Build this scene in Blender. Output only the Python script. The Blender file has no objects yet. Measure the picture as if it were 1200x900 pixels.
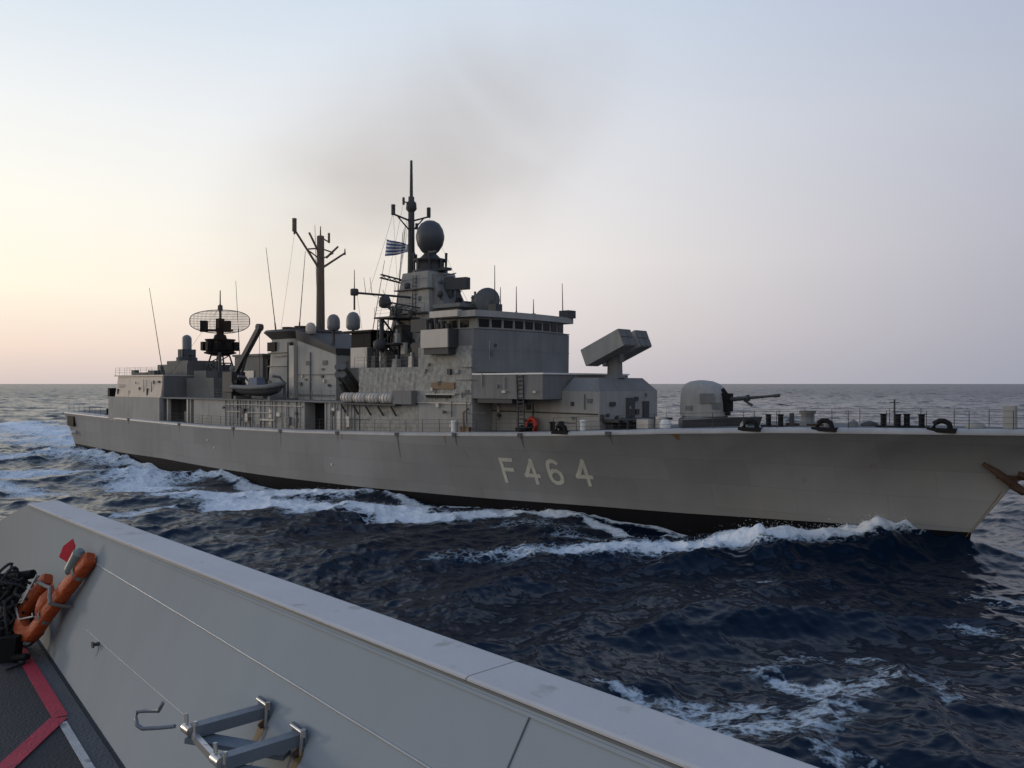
import bpy, math, random
import numpy as np
from mathutils import Vector, Matrix
random.seed(7)
rng = np.random.default_rng(11)
R = math.radians
scene = bpy.context.scene
COL = scene.collection

def lin(c):
    return tuple(((v/255)/12.92 if v/255 <= .04045 else ((v/255+.055)/1.055)**2.4) for v in c) + (1.0,)

# ------------------------------------------------------------------ camera
EYE = 10.3                                     # metres above the mean sea
cam_data = bpy.data.cameras.new('camera')
cam = bpy.data.objects.new('camera', cam_data); COL.objects.link(cam)
cam.location = (0, 0, EYE); cam.rotation_euler = (R(90), 0, 0)
cam_data.sensor_width = 36; cam_data.lens = 30.0
cam_data.shift_y = -0.0004
cam_data.clip_start = 0.05; cam_data.clip_end = 60000
scene.camera = cam
scene.render.engine = 'CYCLES'
scene.view_settings.view_transform = 'Standard'
scene.view_settings.look = 'None'
scene.view_settings.exposure = 0.0
scene.view_settings.gamma = 1.0
scene.cycles.volume_step_rate = 1.0
scene.cycles.volume_max_steps = 128
scene.cycles.transparent_max_bounces = 16

# ------------------------------------------------------------------ sky (dusk, sun just left of the frame behind thin haze)
SUN_AZ, SUN_EL = R(-68), R(4)                  # azimuth from +Y, clockwise
world = bpy.data.worlds.new('World'); scene.world = world; world.use_nodes = True
nt = world.node_tree; nt.nodes.clear()
N = lambda t: nt.nodes.new(t)
L = nt.links.new
tc = N('ShaderNodeTexCoord'); sx = N('ShaderNodeSeparateXYZ'); L(tc.outputs['Generated'], sx.inputs[0])
def math_node(op, a, b=None, tree=None):
    t = tree or nt
    m = t.nodes.new('ShaderNodeMath'); m.operation = op
    for i, v in enumerate((a, b)):
        if v is None: continue
        if isinstance(v, (int, float)): m.inputs[i].default_value = v
        else: t.links.new(v, m.inputs[i])
    return m.outputs[0]
x2 = math_node('MULTIPLY', sx.outputs[0], sx.outputs[0]); y2 = math_node('MULTIPLY', sx.outputs[1], sx.outputs[1])
hyp = math_node('SQRT', math_node('ADD', math_node('ADD', x2, y2), 1e-6))
azx = math_node('DIVIDE', sx.outputs[0], hyp)   # sine of the azimuth
def ramp(stops):
    r = N('ShaderNodeValToRGB'); e = r.color_ramp.elements
    while len(e) > 1: e.remove(e[-1])
    for i, (p, c) in enumerate(stops):
        el = e[0] if i == 0 else e.new(p)
        el.position = p; el.color = lin(c)
    L(sx.outputs[2], r.inputs[0]); return r.outputs[0]
SKY = [(-1.0, [(0, (214, 194, 184)), (.05, (240, 216, 192)), (.12, (250, 238, 216)), (.22, (238, 236, 228)), (.38, (206, 216, 228)), (.7, (150, 172, 206)), (1, (122, 148, 190))]),
       (-.515, [(0, (203, 188, 184)), (.04, (232, 211, 196)), (.10, (246, 235, 215)), (.19, (240, 237, 227)), (.28, (229, 231, 231)), (.39, (204, 215, 226)), (.7, (146, 168, 202)), (1, (122, 148, 190))]),
       (0.0, [(0, (192, 184, 187)), (.06, (215, 206, 203)), (.14, (228, 222, 217)), (.28, (216, 218, 223)), (.40, (199, 209, 222)), (.7, (143, 164, 198)), (1, (122, 148, 190))]),
       (.515, [(0, (150, 152, 165)), (.06, (162, 162, 173)), (.15, (173, 173, 184)), (.28, (176, 181, 194)), (.38, (168, 178, 197)), (.7, (136, 157, 192)), (1, (122, 148, 190))]),
       (1.0, [(0, (140, 143, 158)), (.08, (152, 152, 166)), (.3, (160, 166, 184)), (.7, (130, 152, 188)), (1, (122, 148, 190))])]
cur = ramp(SKY[0][1])
for (xa, _), (xb, st) in zip(SKY[:-1], SKY[1:]):
    mr = N('ShaderNodeMapRange'); mr.inputs[1].default_value = xa; mr.inputs[2].default_value = xb
    L(azx, mr.inputs[0])
    mx = N('ShaderNodeMix'); mx.data_type = 'RGBA'
    L(mr.outputs[0], mx.inputs[0]); L(cur, mx.inputs[6]); L(ramp(st), mx.inputs[7]); cur = mx.outputs[2]
bg = N('ShaderNodeBackground'); L(cur, bg.inputs[0]); bg.inputs[1].default_value = 1.15
sky = N('ShaderNodeTexSky'); sky.sky_type = 'NISHITA'; sky.sun_disc = False
sky.sun_elevation = SUN_EL; sky.sun_rotation = SUN_AZ; sky.air_density = 1.2; sky.dust_density = 4
bg2 = N('ShaderNodeBackground'); L(sky.outputs[0], bg2.inputs[0]); bg2.inputs[1].default_value = 0.0022
ad = N('ShaderNodeAddShader'); L(bg.outputs[0], ad.inputs[0]); L(bg2.outputs[0], ad.inputs[1])
wo = N('ShaderNodeOutputWorld'); L(ad.outputs[0], wo.inputs[0])

sun_data = bpy.data.lights.new('sun', 'SUN'); sun_data.energy = 0.8; sun_data.angle = R(9); sun_data.color = (1.0, .84, .68)
sun = bpy.data.objects.new('sun', sun_data); COL.objects.link(sun)
sdir = Vector((math.sin(SUN_AZ)*math.cos(SUN_EL), math.cos(SUN_AZ)*math.cos(SUN_EL), math.sin(SUN_EL)))
sun.rotation_euler = sdir.to_track_quat('Z', 'Y').to_euler()
sun.location = (-200, 80, 60)

# ------------------------------------------------------------------ materials
def nodes_mat(name):
    m = bpy.data.materials.new(name); m.use_nodes = True
    t = m.node_tree; b = t.nodes['Principled BSDF']; return m, t, b
def paint(name, rgb, rough=.55, var=.18, streak=.25, scale=.35, bump=.15, spots=None, metal=0.0, bscale=6.0, spec=.4):
    """weathered paint: broad mottling, vertical run-off streaks, optional rust flecks"""
    m, t, b = nodes_mat(name)
    co = t.nodes.new('ShaderNodeTexCoord')
    n1 = t.nodes.new('ShaderNodeTexNoise'); n1.inputs['Scale'].default_value = scale; n1.inputs['Detail'].default_value = 6
    t.links.new(co.outputs['Object'], n1.inputs['Vector'])
    mp = t.nodes.new('ShaderNodeMapping'); mp.inputs['Scale'].default_value = (1.3, 1.3, .10)
    t.links.new(co.outputs['Object'], mp.inputs[0])
    n2 = t.nodes.new('ShaderNodeTexNoise'); n2.inputs['Scale'].default_value = scale*4; n2.inputs['Detail'].default_value = 4
    t.links.new(mp.outputs[0], n2.inputs['Vector'])
    a = math_node('MULTIPLY', math_node('SUBTRACT', n1.outputs['Fac'], .5, t), 2*var*1.6, t)
    c = math_node('MULTIPLY', math_node('SUBTRACT', n2.outputs['Fac'], .5, t), 2*streak, t)
    f = math_node('ADD', math_node('ADD', a, c, t), 1.0, t)
    vm = t.nodes.new('ShaderNodeVectorMath'); vm.operation = 'SCALE'; vm.inputs[0].default_value = rgb
    t.links.new(f, vm.inputs['Scale']); out = vm.outputs[0]
    if spots:
        n3 = t.nodes.new('ShaderNodeTexNoise'); n3.inputs['Scale'].default_value = spots[1]; n3.inputs['Detail'].default_value = 5
        t.links.new(mp.outputs[0], n3.inputs['Vector'])
        mr = t.nodes.new('ShaderNodeMapRange'); mr.inputs[1].default_value = spots[2]; mr.inputs[2].default_value = spots[2]+.1
        t.links.new(n3.outputs['Fac'], mr.inputs[0])
        mx = t.nodes.new('ShaderNodeMix'); mx.data_type = 'RGBA'; mx.inputs[7].default_value = spots[0] + (1,)
        t.links.new(math_node('MULTIPLY', mr.outputs[0], spots[3], t), mx.inputs[0]); t.links.new(out, mx.inputs[6]); out = mx.outputs[2]
    t.links.new(out, b.inputs['Base Color'])
    b.inputs['Roughness'].default_value = rough; b.inputs['Metallic'].default_value = metal
    b.inputs['Specular IOR Level'].default_value = spec
    if bump:
        n4 = t.nodes.new('ShaderNodeTexNoise'); n4.inputs['Scale'].default_value = bscale; n4.inputs['Detail'].default_value = 3
        t.links.new(co.outputs['Object'], n4.inputs['Vector'])
        bp = t.nodes.new('ShaderNodeBump'); bp.inputs['Strength'].default_value = bump; bp.inputs['Distance'].default_value = .03
        t.links.new(n4.outputs['Fac'], bp.inputs['Height']); t.links.new(bp.outputs[0], b.inputs['Normal'])
    return m
def plates(m, sx, sz, seam=.5, tone=.10):
    """welded shell plating: faint seams and slightly different plates"""
    t = m.node_tree; b = t.nodes['Principled BSDF']
    co = t.nodes.new('ShaderNodeTexCoord'); sp = t.nodes.new('ShaderNodeSeparateXYZ'); cb = t.nodes.new('ShaderNodeCombineXYZ')
    t.links.new(co.outputs['Object'], sp.inputs[0]); t.links.new(sp.outputs[0], cb.inputs[0]); t.links.new(sp.outputs[2], cb.inputs[1])
    br = t.nodes.new('ShaderNodeTexBrick'); br.inputs['Scale'].default_value = 1.0; br.inputs['Brick Width'].default_value = sx; br.inputs['Row Height'].default_value = sz
    br.inputs['Mortar Size'].default_value = .022; br.inputs['Mortar Smooth'].default_value = .6
    br.inputs['Color1'].default_value = (1-tone,)*3+(1,); br.inputs['Color2'].default_value = (1+tone,)*3+(1,); br.inputs['Mortar'].default_value = (1-tone*1.3,)*3+(1,)
    t.links.new(cb.outputs[0], br.inputs['Vector'])
    mx = t.nodes.new('ShaderNodeMix'); mx.data_type = 'RGBA'; mx.blend_type = 'MULTIPLY'; mx.inputs[0].default_value = 1
    src = b.inputs['Base Color'].links[0].from_socket
    t.links.new(src, mx.inputs[6]); t.links.new(br.outputs['Color'], mx.inputs[7]); t.links.new(mx.outputs[2], b.inputs['Base Color'])
    # hungry-horse dishing between the frames
    wm = t.nodes.new('ShaderNodeMapping'); wm.inputs['Scale'].default_value = (.75, .75, .22); t.links.new(co.outputs['Object'], wm.inputs[0])
    wv = t.nodes.new('ShaderNodeTexNoise'); wv.inputs['Scale'].default_value = 1.0; wv.inputs['Detail'].default_value = 3
    t.links.new(wm.outputs[0], wv.inputs['Vector'])
    b2 = t.nodes.new('ShaderNodeBump'); b2.inputs['Strength'].default_value = seam; b2.inputs['Distance'].default_value = .05
    add = math_node('ADD', wv.outputs['Fac'], math_node('MULTIPLY', br.outputs['Fac'], -.35, t), t)
    t.links.new(add, b2.inputs['Height'])
    old = b.inputs['Normal'].links[0].from_node; t.links.new(b2.outputs[0], old.inputs['Normal'])
RUST = (.16, .065, .02)
M = {}
M['hull'] = paint('hull_paint', (.226, .220, .207), .75, .09, .13, .12, .25, (RUST, .9, .70, .45), bscale=1.2, spec=.10)
plates(M['hull'], 5.6, 1.7, .6, .055)
M['boot'] = paint('boot_topping', (.006, .006, .007), .75, .3, .2, spec=.08)
M['antifoul'] = paint('antifouling_red', (.09, .022, .018), .6)
M['grey'] = paint('ship_grey', (.275, .265, .243), .7, .14, .22, .5, .2, (RUST, 1.6, .70, .55), spec=.12)
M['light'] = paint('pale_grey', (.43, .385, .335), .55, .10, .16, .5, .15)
M['edge'] = paint('waterway_grey', (.30, .29, .275), .5, .18, .2, .5, .1, (RUST, 1.5, .68, .6))
M['mid'] = paint('mid_grey', (.160, .158, .152), .7, .15, .2, .5, .2, spec=.12)
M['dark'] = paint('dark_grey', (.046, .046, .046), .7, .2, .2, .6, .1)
M['black'] = paint('soot_black', (.010, .010, .011), .7, .3, .2, spec=.12)
M['deck'] = paint('deck_coating', (.075, .078, .08), .8, .2, 0, .4, .2)
M['warm_lit'] = paint('sunlit_panel', (.60, .50, .40), .7, .08, .12, .5, .1, spec=.1)  # warm low sun on the hangar panel, put into the colour
M['shade'] = paint('shaded_dull_grey', (.135, .132, .125), .7, .16, .2, .5, .2, spec=.1)  # ship grey with wall shade in the colour; also plain grey for fittings
M['funnel'] = paint('funnel_grey', (.33, .317, .288), .7, .12, .2, .5, .2, (RUST, 1.6, .72, .4), spec=.1)
M['cover'] = paint('boat_cover', (.12, .14, .18), .8, .1, .1)
M['tarp'] = paint('quilted_cover', (.285, .275, .245), .9, .34, .3, 2.6, 1.0, bscale=3.0, spec=.1)
M['radome'] = paint('radome_grey', (.14, .145, .15), .45, .06, .1, .8, 0)
M['egg'] = paint('backlit_radome', (.055, .058, .062), .5, .06, .1, .8, 0)  # egg radome's backlit darkness put into the colour; the dish shares it
M['white'] = paint('white_paint', (.62, .60, .57), .5, .08, .1)
M['red'] = paint('red_paint', (.42, .035, .02), .5, .12, .1)
M['brown'] = paint('brown_grille', (.13, .075, .035), .6, .2, .1)
M['letter'] = paint('number_paint', (.50, .475, .39), .6, .16, .2, 1.2, 0)
M['rust'] = paint('rusty_iron', (.048, .022, .010), .8, .5, .4, 1.5, .5)
M['blue'] = paint('blue_cloth', (.03, .07, .20), .8, .1, .1)
m, t, b = nodes_mat('bridge_glass'); b.inputs['Base Color'].default_value = (.012, .014, .016, 1); b.inputs['Roughness'].default_value = .15; b.inputs['Specular IOR Level'].default_value = .15; M['glass'] = m
# --- own ship, close to the camera
M['bul'] = paint('bulwark_paint', (.250, .270, .276), .75, .05, .05, 1.1, .10, ((.12, .115, .10), 2.5, .68, .4), bscale=1.6, spec=.06)
M['cap'] = paint('cap_rail_paint', (.45, .43, .415), .7, .08, 0, 2.2, .12, ((.25, .23, .21), 6, .62, .6), bscale=9, spec=.1)
M['odeck'] = paint('own_deck_coating', (.030, .030, .033), .85, .35, 0, 1.6, .5, bscale=60)
M['odeck2'] = paint('deck_margin_coating', (.062, .066, .072), .75, .2, 0, 1.5, .4, bscale=60)
M['redline'] = paint('red_line_paint', (.36, .022, .045), .7, .2, .1, 4, .3, ((.05, .03, .03), 9, .62, .7), bscale=60)
M['whiteline'] = paint('white_line_paint', (.40, .39, .37), .7, .2, .1, 4, .3, ((.06, .06, .06), 9, .6, .7), bscale=60)
M['steel'] = paint('bracket_paint', (.115, .135, .155), .45, .10, .08, 5, .15, bscale=25)
M['zinc'] = paint('bare_metal', (.48, .47, .45), .35, .15, 0, 8, .1, (RUST, 14, .62, .7), metal=.7)
M['orange'] = paint('orange_cloth', (.33, .055, .010), .7, .18, .1, 5, .5, ((.12, .03, .01), 9, .64, .6), bscale=30)
M['strap'] = paint('webbing', (.16, .15, .14), .8, .2, 0, 10, .3)
M['rope'] = paint('dark_rope', (.028, .028, .03), .85, .4, 0, 12, .5, bscale=80)
M['redplast'] = paint('red_plastic', (.55, .03, .045), .4, .08, 0, 5, 0)
M['greenish'] = paint('lamp_body', (.15, .18, .165), .45, .1, 0, 5, 0)
M['stain'] = paint('rust_stain', (.17, .11, .045), .7, .4, .3, 8, 0)
M['streak'] = paint('runoff_stain', (.13, .118, .10), .8, .3, .3, 8, 0, spec=.05)
M['drip'] = paint('grime_run', (.175, .18, .175), .8, .2, .2, 8, 0, spec=.05)
M['groove'] = paint('seam_dirt', (.085, .09, .09), .6, .2, 0, 4, 0)
M['bead'] = paint('weld_bead', (.30, .31, .31), .4, .15, 0, 6, 0)

# ------------------------------------------------------------------ mesh helpers
class MB:
    """collects shapes of ONE object; ship shapes take (along, starboard, up)"""
    def __init__(s): s.v = []; s.f = []; s.sm = []; s.mi = []; s.cur = 0
    def add(s, vs, fs, smooth=False):
        o = len(s.v); s.v += [tuple(v) for v in vs]
        for f in fs:
            s.f.append([i+o for i in f]); s.sm.append(smooth); s.mi.append(s.cur)
        return s
    def hexa(s, lo, hi):                       # two quads, bottom and top, same winding
        return s.add(list(lo)+list(hi), [(3,2,1,0),(4,5,6,7),(0,1,5,4),(1,2,6,5),(2,3,7,6),(3,0,4,7)])
    def box(s, x0, x1, y0, y1, z0, z1, tx=0, ty=0, shx=0):     # tapers towards the top by tx, ty
        return s.hexa([(x0,y0,z0),(x1,y0,z0),(x1,y1,z0),(x0,y1,z0)],
                      [(x0+tx+shx,y0+ty,z1),(x1-tx+shx,y0+ty,z1),(x1-tx+shx,y1-ty,z1),(x0+tx+shx,y1-ty,z1)])
    def obox(s, c, ax, ay, az):                # oriented box: centre and three half axes
        c, ax, ay, az = map(Vector, (c, ax, ay, az))
        lo = [c-ax-ay-az, c+ax-ay-az, c+ax+ay-az, c-ax+ay-az]
        return s.hexa(lo, [p+2*az for p in lo])
    def beam(s, a, b, w, h, up=(0,0,1)):
        a, b = Vector(a), Vector(b); d = (b-a).normalized(); u = Vector(up)
        sd = d.cross(u).normalized(); u = sd.cross(d).normalized()
        return s.obox((a+b)/2, (b-a)/2, sd*w/2, u*h/2)
    def tube(s, a, b, r0, r1=None, n=8, caps=True):
        a, b = Vector(a), Vector(b); r1 = r0 if r1 is None else r1
        d = (b-a).normalized(); q = Vector((0,0,1)) if abs(d.z) < .9 else Vector((1,0,0))
        u = d.cross(q).normalized(); w = d.cross(u)
        vs = [c + (u*math.cos(k*2*math.pi/n) + w*math.sin(k*2*math.pi/n))*r for c, r in ((a, r0), (b, r1)) for k in range(n)]
        s.add(vs, [(k, n+k, n+(k+1)%n, (k+1)%n) for k in range(n)], True)
        if caps: s.add(vs, [tuple(range(n)), tuple(range(2*n-1, n-1, -1))])
        return s
    def path(s, pts, r, n=6, closed=False):
        pts = [Vector(p) for p in pts]; m = len(pts); vs = []
        for i, p in enumerate(pts):
            d = (pts[(i+1) % m if closed else min(i+1, m-1)] - pts[(i-1) % m if closed else max(i-1, 0)])
            d = d.normalized() if d.length > 1e-9 else Vector((0,0,1))
            q = Vector((0,0,1)) if abs(d.z) < .9 else Vector((1,0,0))
            u = d.cross(q).normalized(); w = d.cross(u)
            rr = r[i] if isinstance(r, (list, tuple)) else r
            vs += [p + (u*math.cos(k*2*math.pi/n)+w*math.sin(k*2*math.pi/n))*rr for k in range(n)]
        fs = [(i*n+k, ((i+1)%m)*n+k, ((i+1)%m)*n+(k+1)%n, i*n+(k+1)%n) for i in range(m if closed else m-1) for k in range(n)]
        s.add(vs, fs, True)
        if not closed: s.add(vs, [tuple(range(n)), tuple(range(m*n-1, m*n-n-1, -1))])
        return s
    def lathe(s, c, prof, n=20, axis='z', tilt=None):         # prof: (radius, height)
        vs = []; c = Vector(c)
        for r, h in prof:
            for k in range(n):
                a = 2*math.pi*k/n
                p = Vector((r*math.cos(a), r*math.sin(a), h))
                if axis == 'x': p = Vector((p.z, p.x, p.y))
                if axis == 'y': p = Vector((p.y, p.z, p.x))
                if tilt is not None: p = tilt @ p
                vs.append(c+p)
        m = len(prof)
        s.add(vs, [(i*n+k, i*n+(k+1)%n, (i+1)*n+(k+1)%n, (i+1)*n+k) for i in range(m-1) for k in range(n)], True)
        s.add(vs, [tuple(range(n-1, -1, -1)), tuple(range((m-1)*n, m*n))])
        return s
    def prism(s, foot, z0, z1, top=None):      # foot: list of (x,y); top: list of (x,y) of the same length
        n = len(foot); top = top or foot
        vs = [(x,y,z0) for x,y in foot]+[(x,y,z1) for x,y in top]
        return s.add(vs, [tuple(range(n-1,-1,-1)), tuple(range(n,2*n))]+[(k,(k+1)%n,n+(k+1)%n,n+k) for k in range(n)])
    def build(s, name, mats, parent=None, flip=True):
        """flip: shapes were given in ship coordinates with starboard positive"""
        vs = [(x, -y, z) for x, y, z in s.v] if flip else s.v
        fs = [f[::-1] for f in s.f] if flip else s.f
        me = bpy.data.meshes.new(name); me.from_pydata(vs, [], fs)
        for m_ in (mats if isinstance(mats, (list, tuple)) else [mats]): me.materials.append(m_)
        me.polygons.foreach_set('use_smooth', s.sm); me.polygons.foreach_set('material_index', s.mi); me.update()
        o = bpy.data.objects.new(name, me); COL.objects.link(o)
        if parent: o.parent = parent
        return o
def tag(o, label=None, cat=None, group=None, kind=None):
    for k, v in (('label', label), ('category', cat), ('group', group), ('kind', kind)):
        if v: o[k] = v
    return o
def empty(name, loc, rz=0.0):
    o = bpy.data.objects.new(name, None); COL.objects.link(o); o.location = loc; o.rotation_euler = (0, 0, rz); return o

# ------------------------------------------------------------------ where the frigate lies
TH = R(42.26)
SX, SY = -63.18, 132.55                        # stern on the centre line; the bow points right and towards us
XI_D = [0,.1,.2,.3,.4,.55,.65,.75,.85,.92,.97,1]
PD = [6.0,6.5,6.94,7.23,7.3,7.3,7.08,6.42,4.96,3.21,1.4,.02]
XI_B = [0,.08,.186,.29,.49,.59,.69,.79,.88,.95,1]
PB = [5.4,6.06,6.64,6.93,7.0,6.57,5.26,3.36,1.68,.62,.03]
XI_ZD = [0,.104,.266,.355,.487,.605,.707,.755,.806,.86,.91,.96,1]
ZD = [5.9,5.67,5.41,5.31,5.44,5.81,6.27,6.58,6.93,7.22,7.35,7.45,7.55]
XI_ZB = [0,.16,.26,.36,.45,.56,.61,.71,.79,.85,.91,1]
ZB = [1.42,1.13,1.1,.8,.72,.74,.76,.85,.98,1.05,1.22,1.5]
def stem_s(z):
    x = max(0, z-.7); return 121.5 + .72*x + .33*max(0, x-3.4)**2
def deck_s(xi): return xi*130.5
def hull_pt(xi, v):
    """point of the starboard side: xi stern to bow, v boot stripe to deck"""
    zb, zd = np.interp(xi, XI_ZB, ZB), np.interp(xi, XI_ZD, ZD)
    z = zb + (zd-zb)*v
    g = v**(1.0 + .45*max(0, min(1, (xi-.6)/.35)))
    pb, pd = np.interp(xi, XI_B, PB), np.interp(xi, XI_D, PD)
    zs = 1.5 + (7.55-1.5)*v
    s0 = 2.6*(1-v)
    s = s0 + xi*(stem_s(zs)-s0)
    return s, pb+(pd-pb)*g, z
def hull_side(s, z):
    """starboard half breadth at a station and height"""
    xi, v = s/128, .5
    for _ in range(25):
        a = hull_pt(xi, v); xi += (s-a[0])/128
        zb, zd = np.interp(xi, XI_ZB, ZB), np.interp(xi, XI_ZD, ZD); v = min(1, max(0, (z-zb)/(zd-zb)))
    return hull_pt(xi, v)[1]
def edge(s):                                   # deck edge: half breadth and height
    xi = s/130.5; return float(np.interp(xi, XI_D, PD)), float(np.interp(xi, XI_ZD, ZD))

# ------------------------------------------------------------------ sea
FOAM = [
    ([(11.2, 55.8), (8.4, 59.7), (5.7, 63.8), (3.3, 66.7), (0.7, 68.4)], 0.55, 0.9),
    ([(1.3, 62.6), (3.1, 61.1), (5.1, 56.4)], 2.6, 0.5),
    ([(3.3, 65.8), (-0.7, 67.1), (-3.9, 65.4), (-7.2, 65.4), (-10.6, 66.2), (-13.3, 66.7)], 1.4, 1.1),
    ([(0.0, 69.4), (-3.6, 71.3), (-6.4, 71.3), (-8.9, 73.8), (-11.8, 78.9), (-14.5, 80.8)], 0.9, 0.85),
    ([(-8.8, 67.5), (-13.0, 68.4), (-16.0, 69.4), (-19.2, 71.3), (-22.9, 72.8)], 3.6, 1.4),
    ([(-12.7, 79.5), (-15.7, 78.3), (-19.7, 78.9), (-22.4, 77.2), (-27.0, 77.2), (-31.6, 77.2)], 2.6, 1.2),
    ([(-21.7, 83.4), (-26.3, 87.7), (-31.0, 94.1), (-34.8, 99.5), (-34.2, 94.9)], 1.5, 0.9),
    ([(-36.8, 96.7), (-43.8, 106.7), (-49.5, 112.6), (-60.7, 126.4)], 3.0, 0.95),
    ([(-41.3, 99.5), (-39.4, 91.6), (-39.1, 86.9), (-34.2, 85.5)], 3.0, 0.95),
    ([(-58.9, 89.2), (-55.9, 93.2), (-52.7, 97.6), (-47.8, 99.5), (-40.1, 93.2)], 7, 0.86),
    ([(-75.1, 113.8), (-68.3, 113.8), (-62.6, 120.5), (-50.7, 112.6)], 6, 0.84),
    ([(-54.7, 85.5), (-50.4, 84.1), (-44.2, 78.9)], 3, 0.85),
    ([(-93.3, 176.1), (-118.3, 204.0), (-135.8, 226.4), (-181.9, 267.5)], 12, 0.9),
    ([(-83.3, 157.3), (-64.0, 128.0)], 5, 0.9),
    ([(-29.2, 64.2), (-28.2, 66.2), (-27.4, 69.4)], 1.3, 0.75),
    ([(3.5, 30.0), (4.4, 29.6)], 0.4, 0.6),
    ([(4.4, 27.5), (5.4, 28.4), (6.4, 28.0), (7.5, 28.2), (5.3, 26.6)], 1.0, 0.56),
    ([(6.3, 25.2), (7.3, 26.0), (8.5, 25.7), (10.0, 27.1)], 1.1, 0.56),
    ([(10.9, 28.4), (13.3, 30.2), (14.1, 29.4), (14.0, 27.2)], 1.0, 0.52),
    ([(9.7, 30.7), (10.1, 29.8), (11.0, 30.2)], 0.4, 0.6),
    ([(9.3, 31.9), (11.6, 33.2), (13.4, 32.6)], 0.7, 0.42),
    ([(8.5, 23.9), (9.2, 23.0)], 0.6, 0.5),
    ([(28.9, 53.5), (29.8, 51.4), (30.5, 48.5)], 1.6, 0.62),
    ([(22.2, 41.1), (23.3, 38.8), (24.2, 36.7)], 1.2, 0.45),
    ([(18.8, 36.1), (19.9, 34.9)], 0.6, 0.4),
    ([(12.1, 44.7), (13.4, 43.9)], 0.5, 0.5),
]

# wave profile along the frigate's starboard waterline (station, height)
WL_S = [-15,3.5,20,30,35.7,44,48,55,61.5,70,76,81,85,90,93.4,98,102,104.5,106.4,108.7,111.5,113.7,118,121.7,124,127]
WL_Z = [.2,.7,.75,.1,-.8,-.2,.65,-.4,-.75,0,.6,-.15,-.1,.25,.3,.2,-.15,-.55,-.6,-.1,.55,1.05,1.55,1.2,.35,0]

def spectrum_tile(n, size, wind, peak, cut, spread, seed):
    r = np.random.default_rng(seed)
    k1 = 2*np.pi*np.fft.fftfreq(n, size/n); kx, ky = np.meshgrid(k1, k1, indexing='ij')
    k = np.hypot(kx, ky); k[0,0] = 1
    cs = (kx*wind[0]+ky*wind[1])/k
    kp = 2*np.pi/peak
    P = np.exp(-1.25*(kp/k)**2)/k**3.6*np.abs(cs)**spread*np.exp(-(k*cut)**2); P[0,0] = 0
    P *= np.where(cs < 0, .25, 1)
    h = np.sqrt(P)*(r.normal(size=(n,n))+1j*r.normal(size=(n,n)))
    eta = np.real(np.fft.ifft2(h)); sd = eta.std()
    dx = np.real(np.fft.ifft2(-1j*kx/k*h)); dy = np.real(np.fft.ifft2(-1j*ky/k*h))
    return np.stack([eta/sd, dx/sd, dy/sd], -1).astype(np.float32)
def sample(tile, size, x, y, rot):
    n = tile.shape[0]; c, s = math.cos(rot), math.sin(rot)
    u = ((x*c+y*s)/size*n) % n; v = ((-x*s+y*c)/size*n) % n
    i = u.astype(int) % n; j = v.astype(int) % n; fu = (u-np.floor(u))[...,None]; fv = (v-np.floor(v))[...,None]
    i1 = (i+1) % n; j1 = (j+1) % n
    o = tile[i,j]*(1-fu)*(1-fv)+tile[i1,j]*fu*(1-fv)+tile[i,j1]*(1-fu)*fv+tile[i1,j1]*fu*fv
    dx = o[...,1]*c-o[...,2]*s; dy = o[...,1]*s+o[...,2]*c
    return o[...,0], dx, dy

TA = spectrum_tile(512, 210.0, (.55,-.83), 30.0, .25, 1.6, 3)
TB = spectrum_tile(512, 47.0, (.80,-.60), 7.0, .06, 1.0, 5)
TC = spectrum_tile(512, 17.0, (.30,-.95), 2.6, .03, .9, 8)
TD = spectrum_tile(512, 5.3, (.62,-.78), .75, .012, .6, 12)
front = np.radians(np.arange(-37, 37.01, .075)); rest = np.radians(np.linspace(37, 323, 110)[1:-1])
ang = np.concatenate([front, rest]); na = len(ang)
rad = [2.5]
while rad[-1] < 26000: rad.append(rad[-1]*(1.0036 if 16 < rad[-1] < 170 else 1.0062 if rad[-1] > 14 else 1.05) if rad[-1] < 2500 else rad[-1]*1.02)
rad = np.array(rad); nr = len(rad)
RR, AA = np.meshgrid(rad, ang, indexing='ij')
X, Y = RR*np.sin(AA), RR*np.cos(AA)
def fade(r, a, b): return np.clip((b-r)/(b-a), 0, 1)
ea, dxa, dya = sample(TA, 210.0, X, Y, 0.0)
eb, dxb, dyb = sample(TB, 47.0, X, Y, .4)
ec, dxc, dyc = sample(TC, 17.0, X, Y, -.7)
ed, dxd, dyd = sample(TD, 5.3, X, Y, .25)
eb2, dxb2, dyb2 = sample(TA, 620.0, X+91, Y+33, -.35)
fa, fb, fc = fade(RR, 900, 4500), fade(RR, 150, 480), fade(RR, 70, 190)
fd_ = fade(RR, 28, 75)
f2 = fade(RR, 3000, 9000)
# the frigate's own waves
ct, st = math.cos(TH), math.sin(TH)
rx, ry = X-SX, Y-SY
S_ = ct*rx-st*ry; P_ = -st*rx-ct*ry            # along the ship, towards starboard
hb = np.interp(S_/122.0, XI_B, PB, left=5.0, right=0.0)
hb = np.where(S_ > 122, 0, hb)
Q = np.maximum(np.abs(P_)-hb, 0)
calm = 1-.62*np.exp(-Q/5)*((S_ > -8) & (S_ < 128))
crest = np.interp(S_+1.0*Q, WL_S, WL_Z, left=0, right=0)
lump = 1+.10*eb*fb
EW = crest*np.exp(-(Q/11)**1.3)*lump
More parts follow.
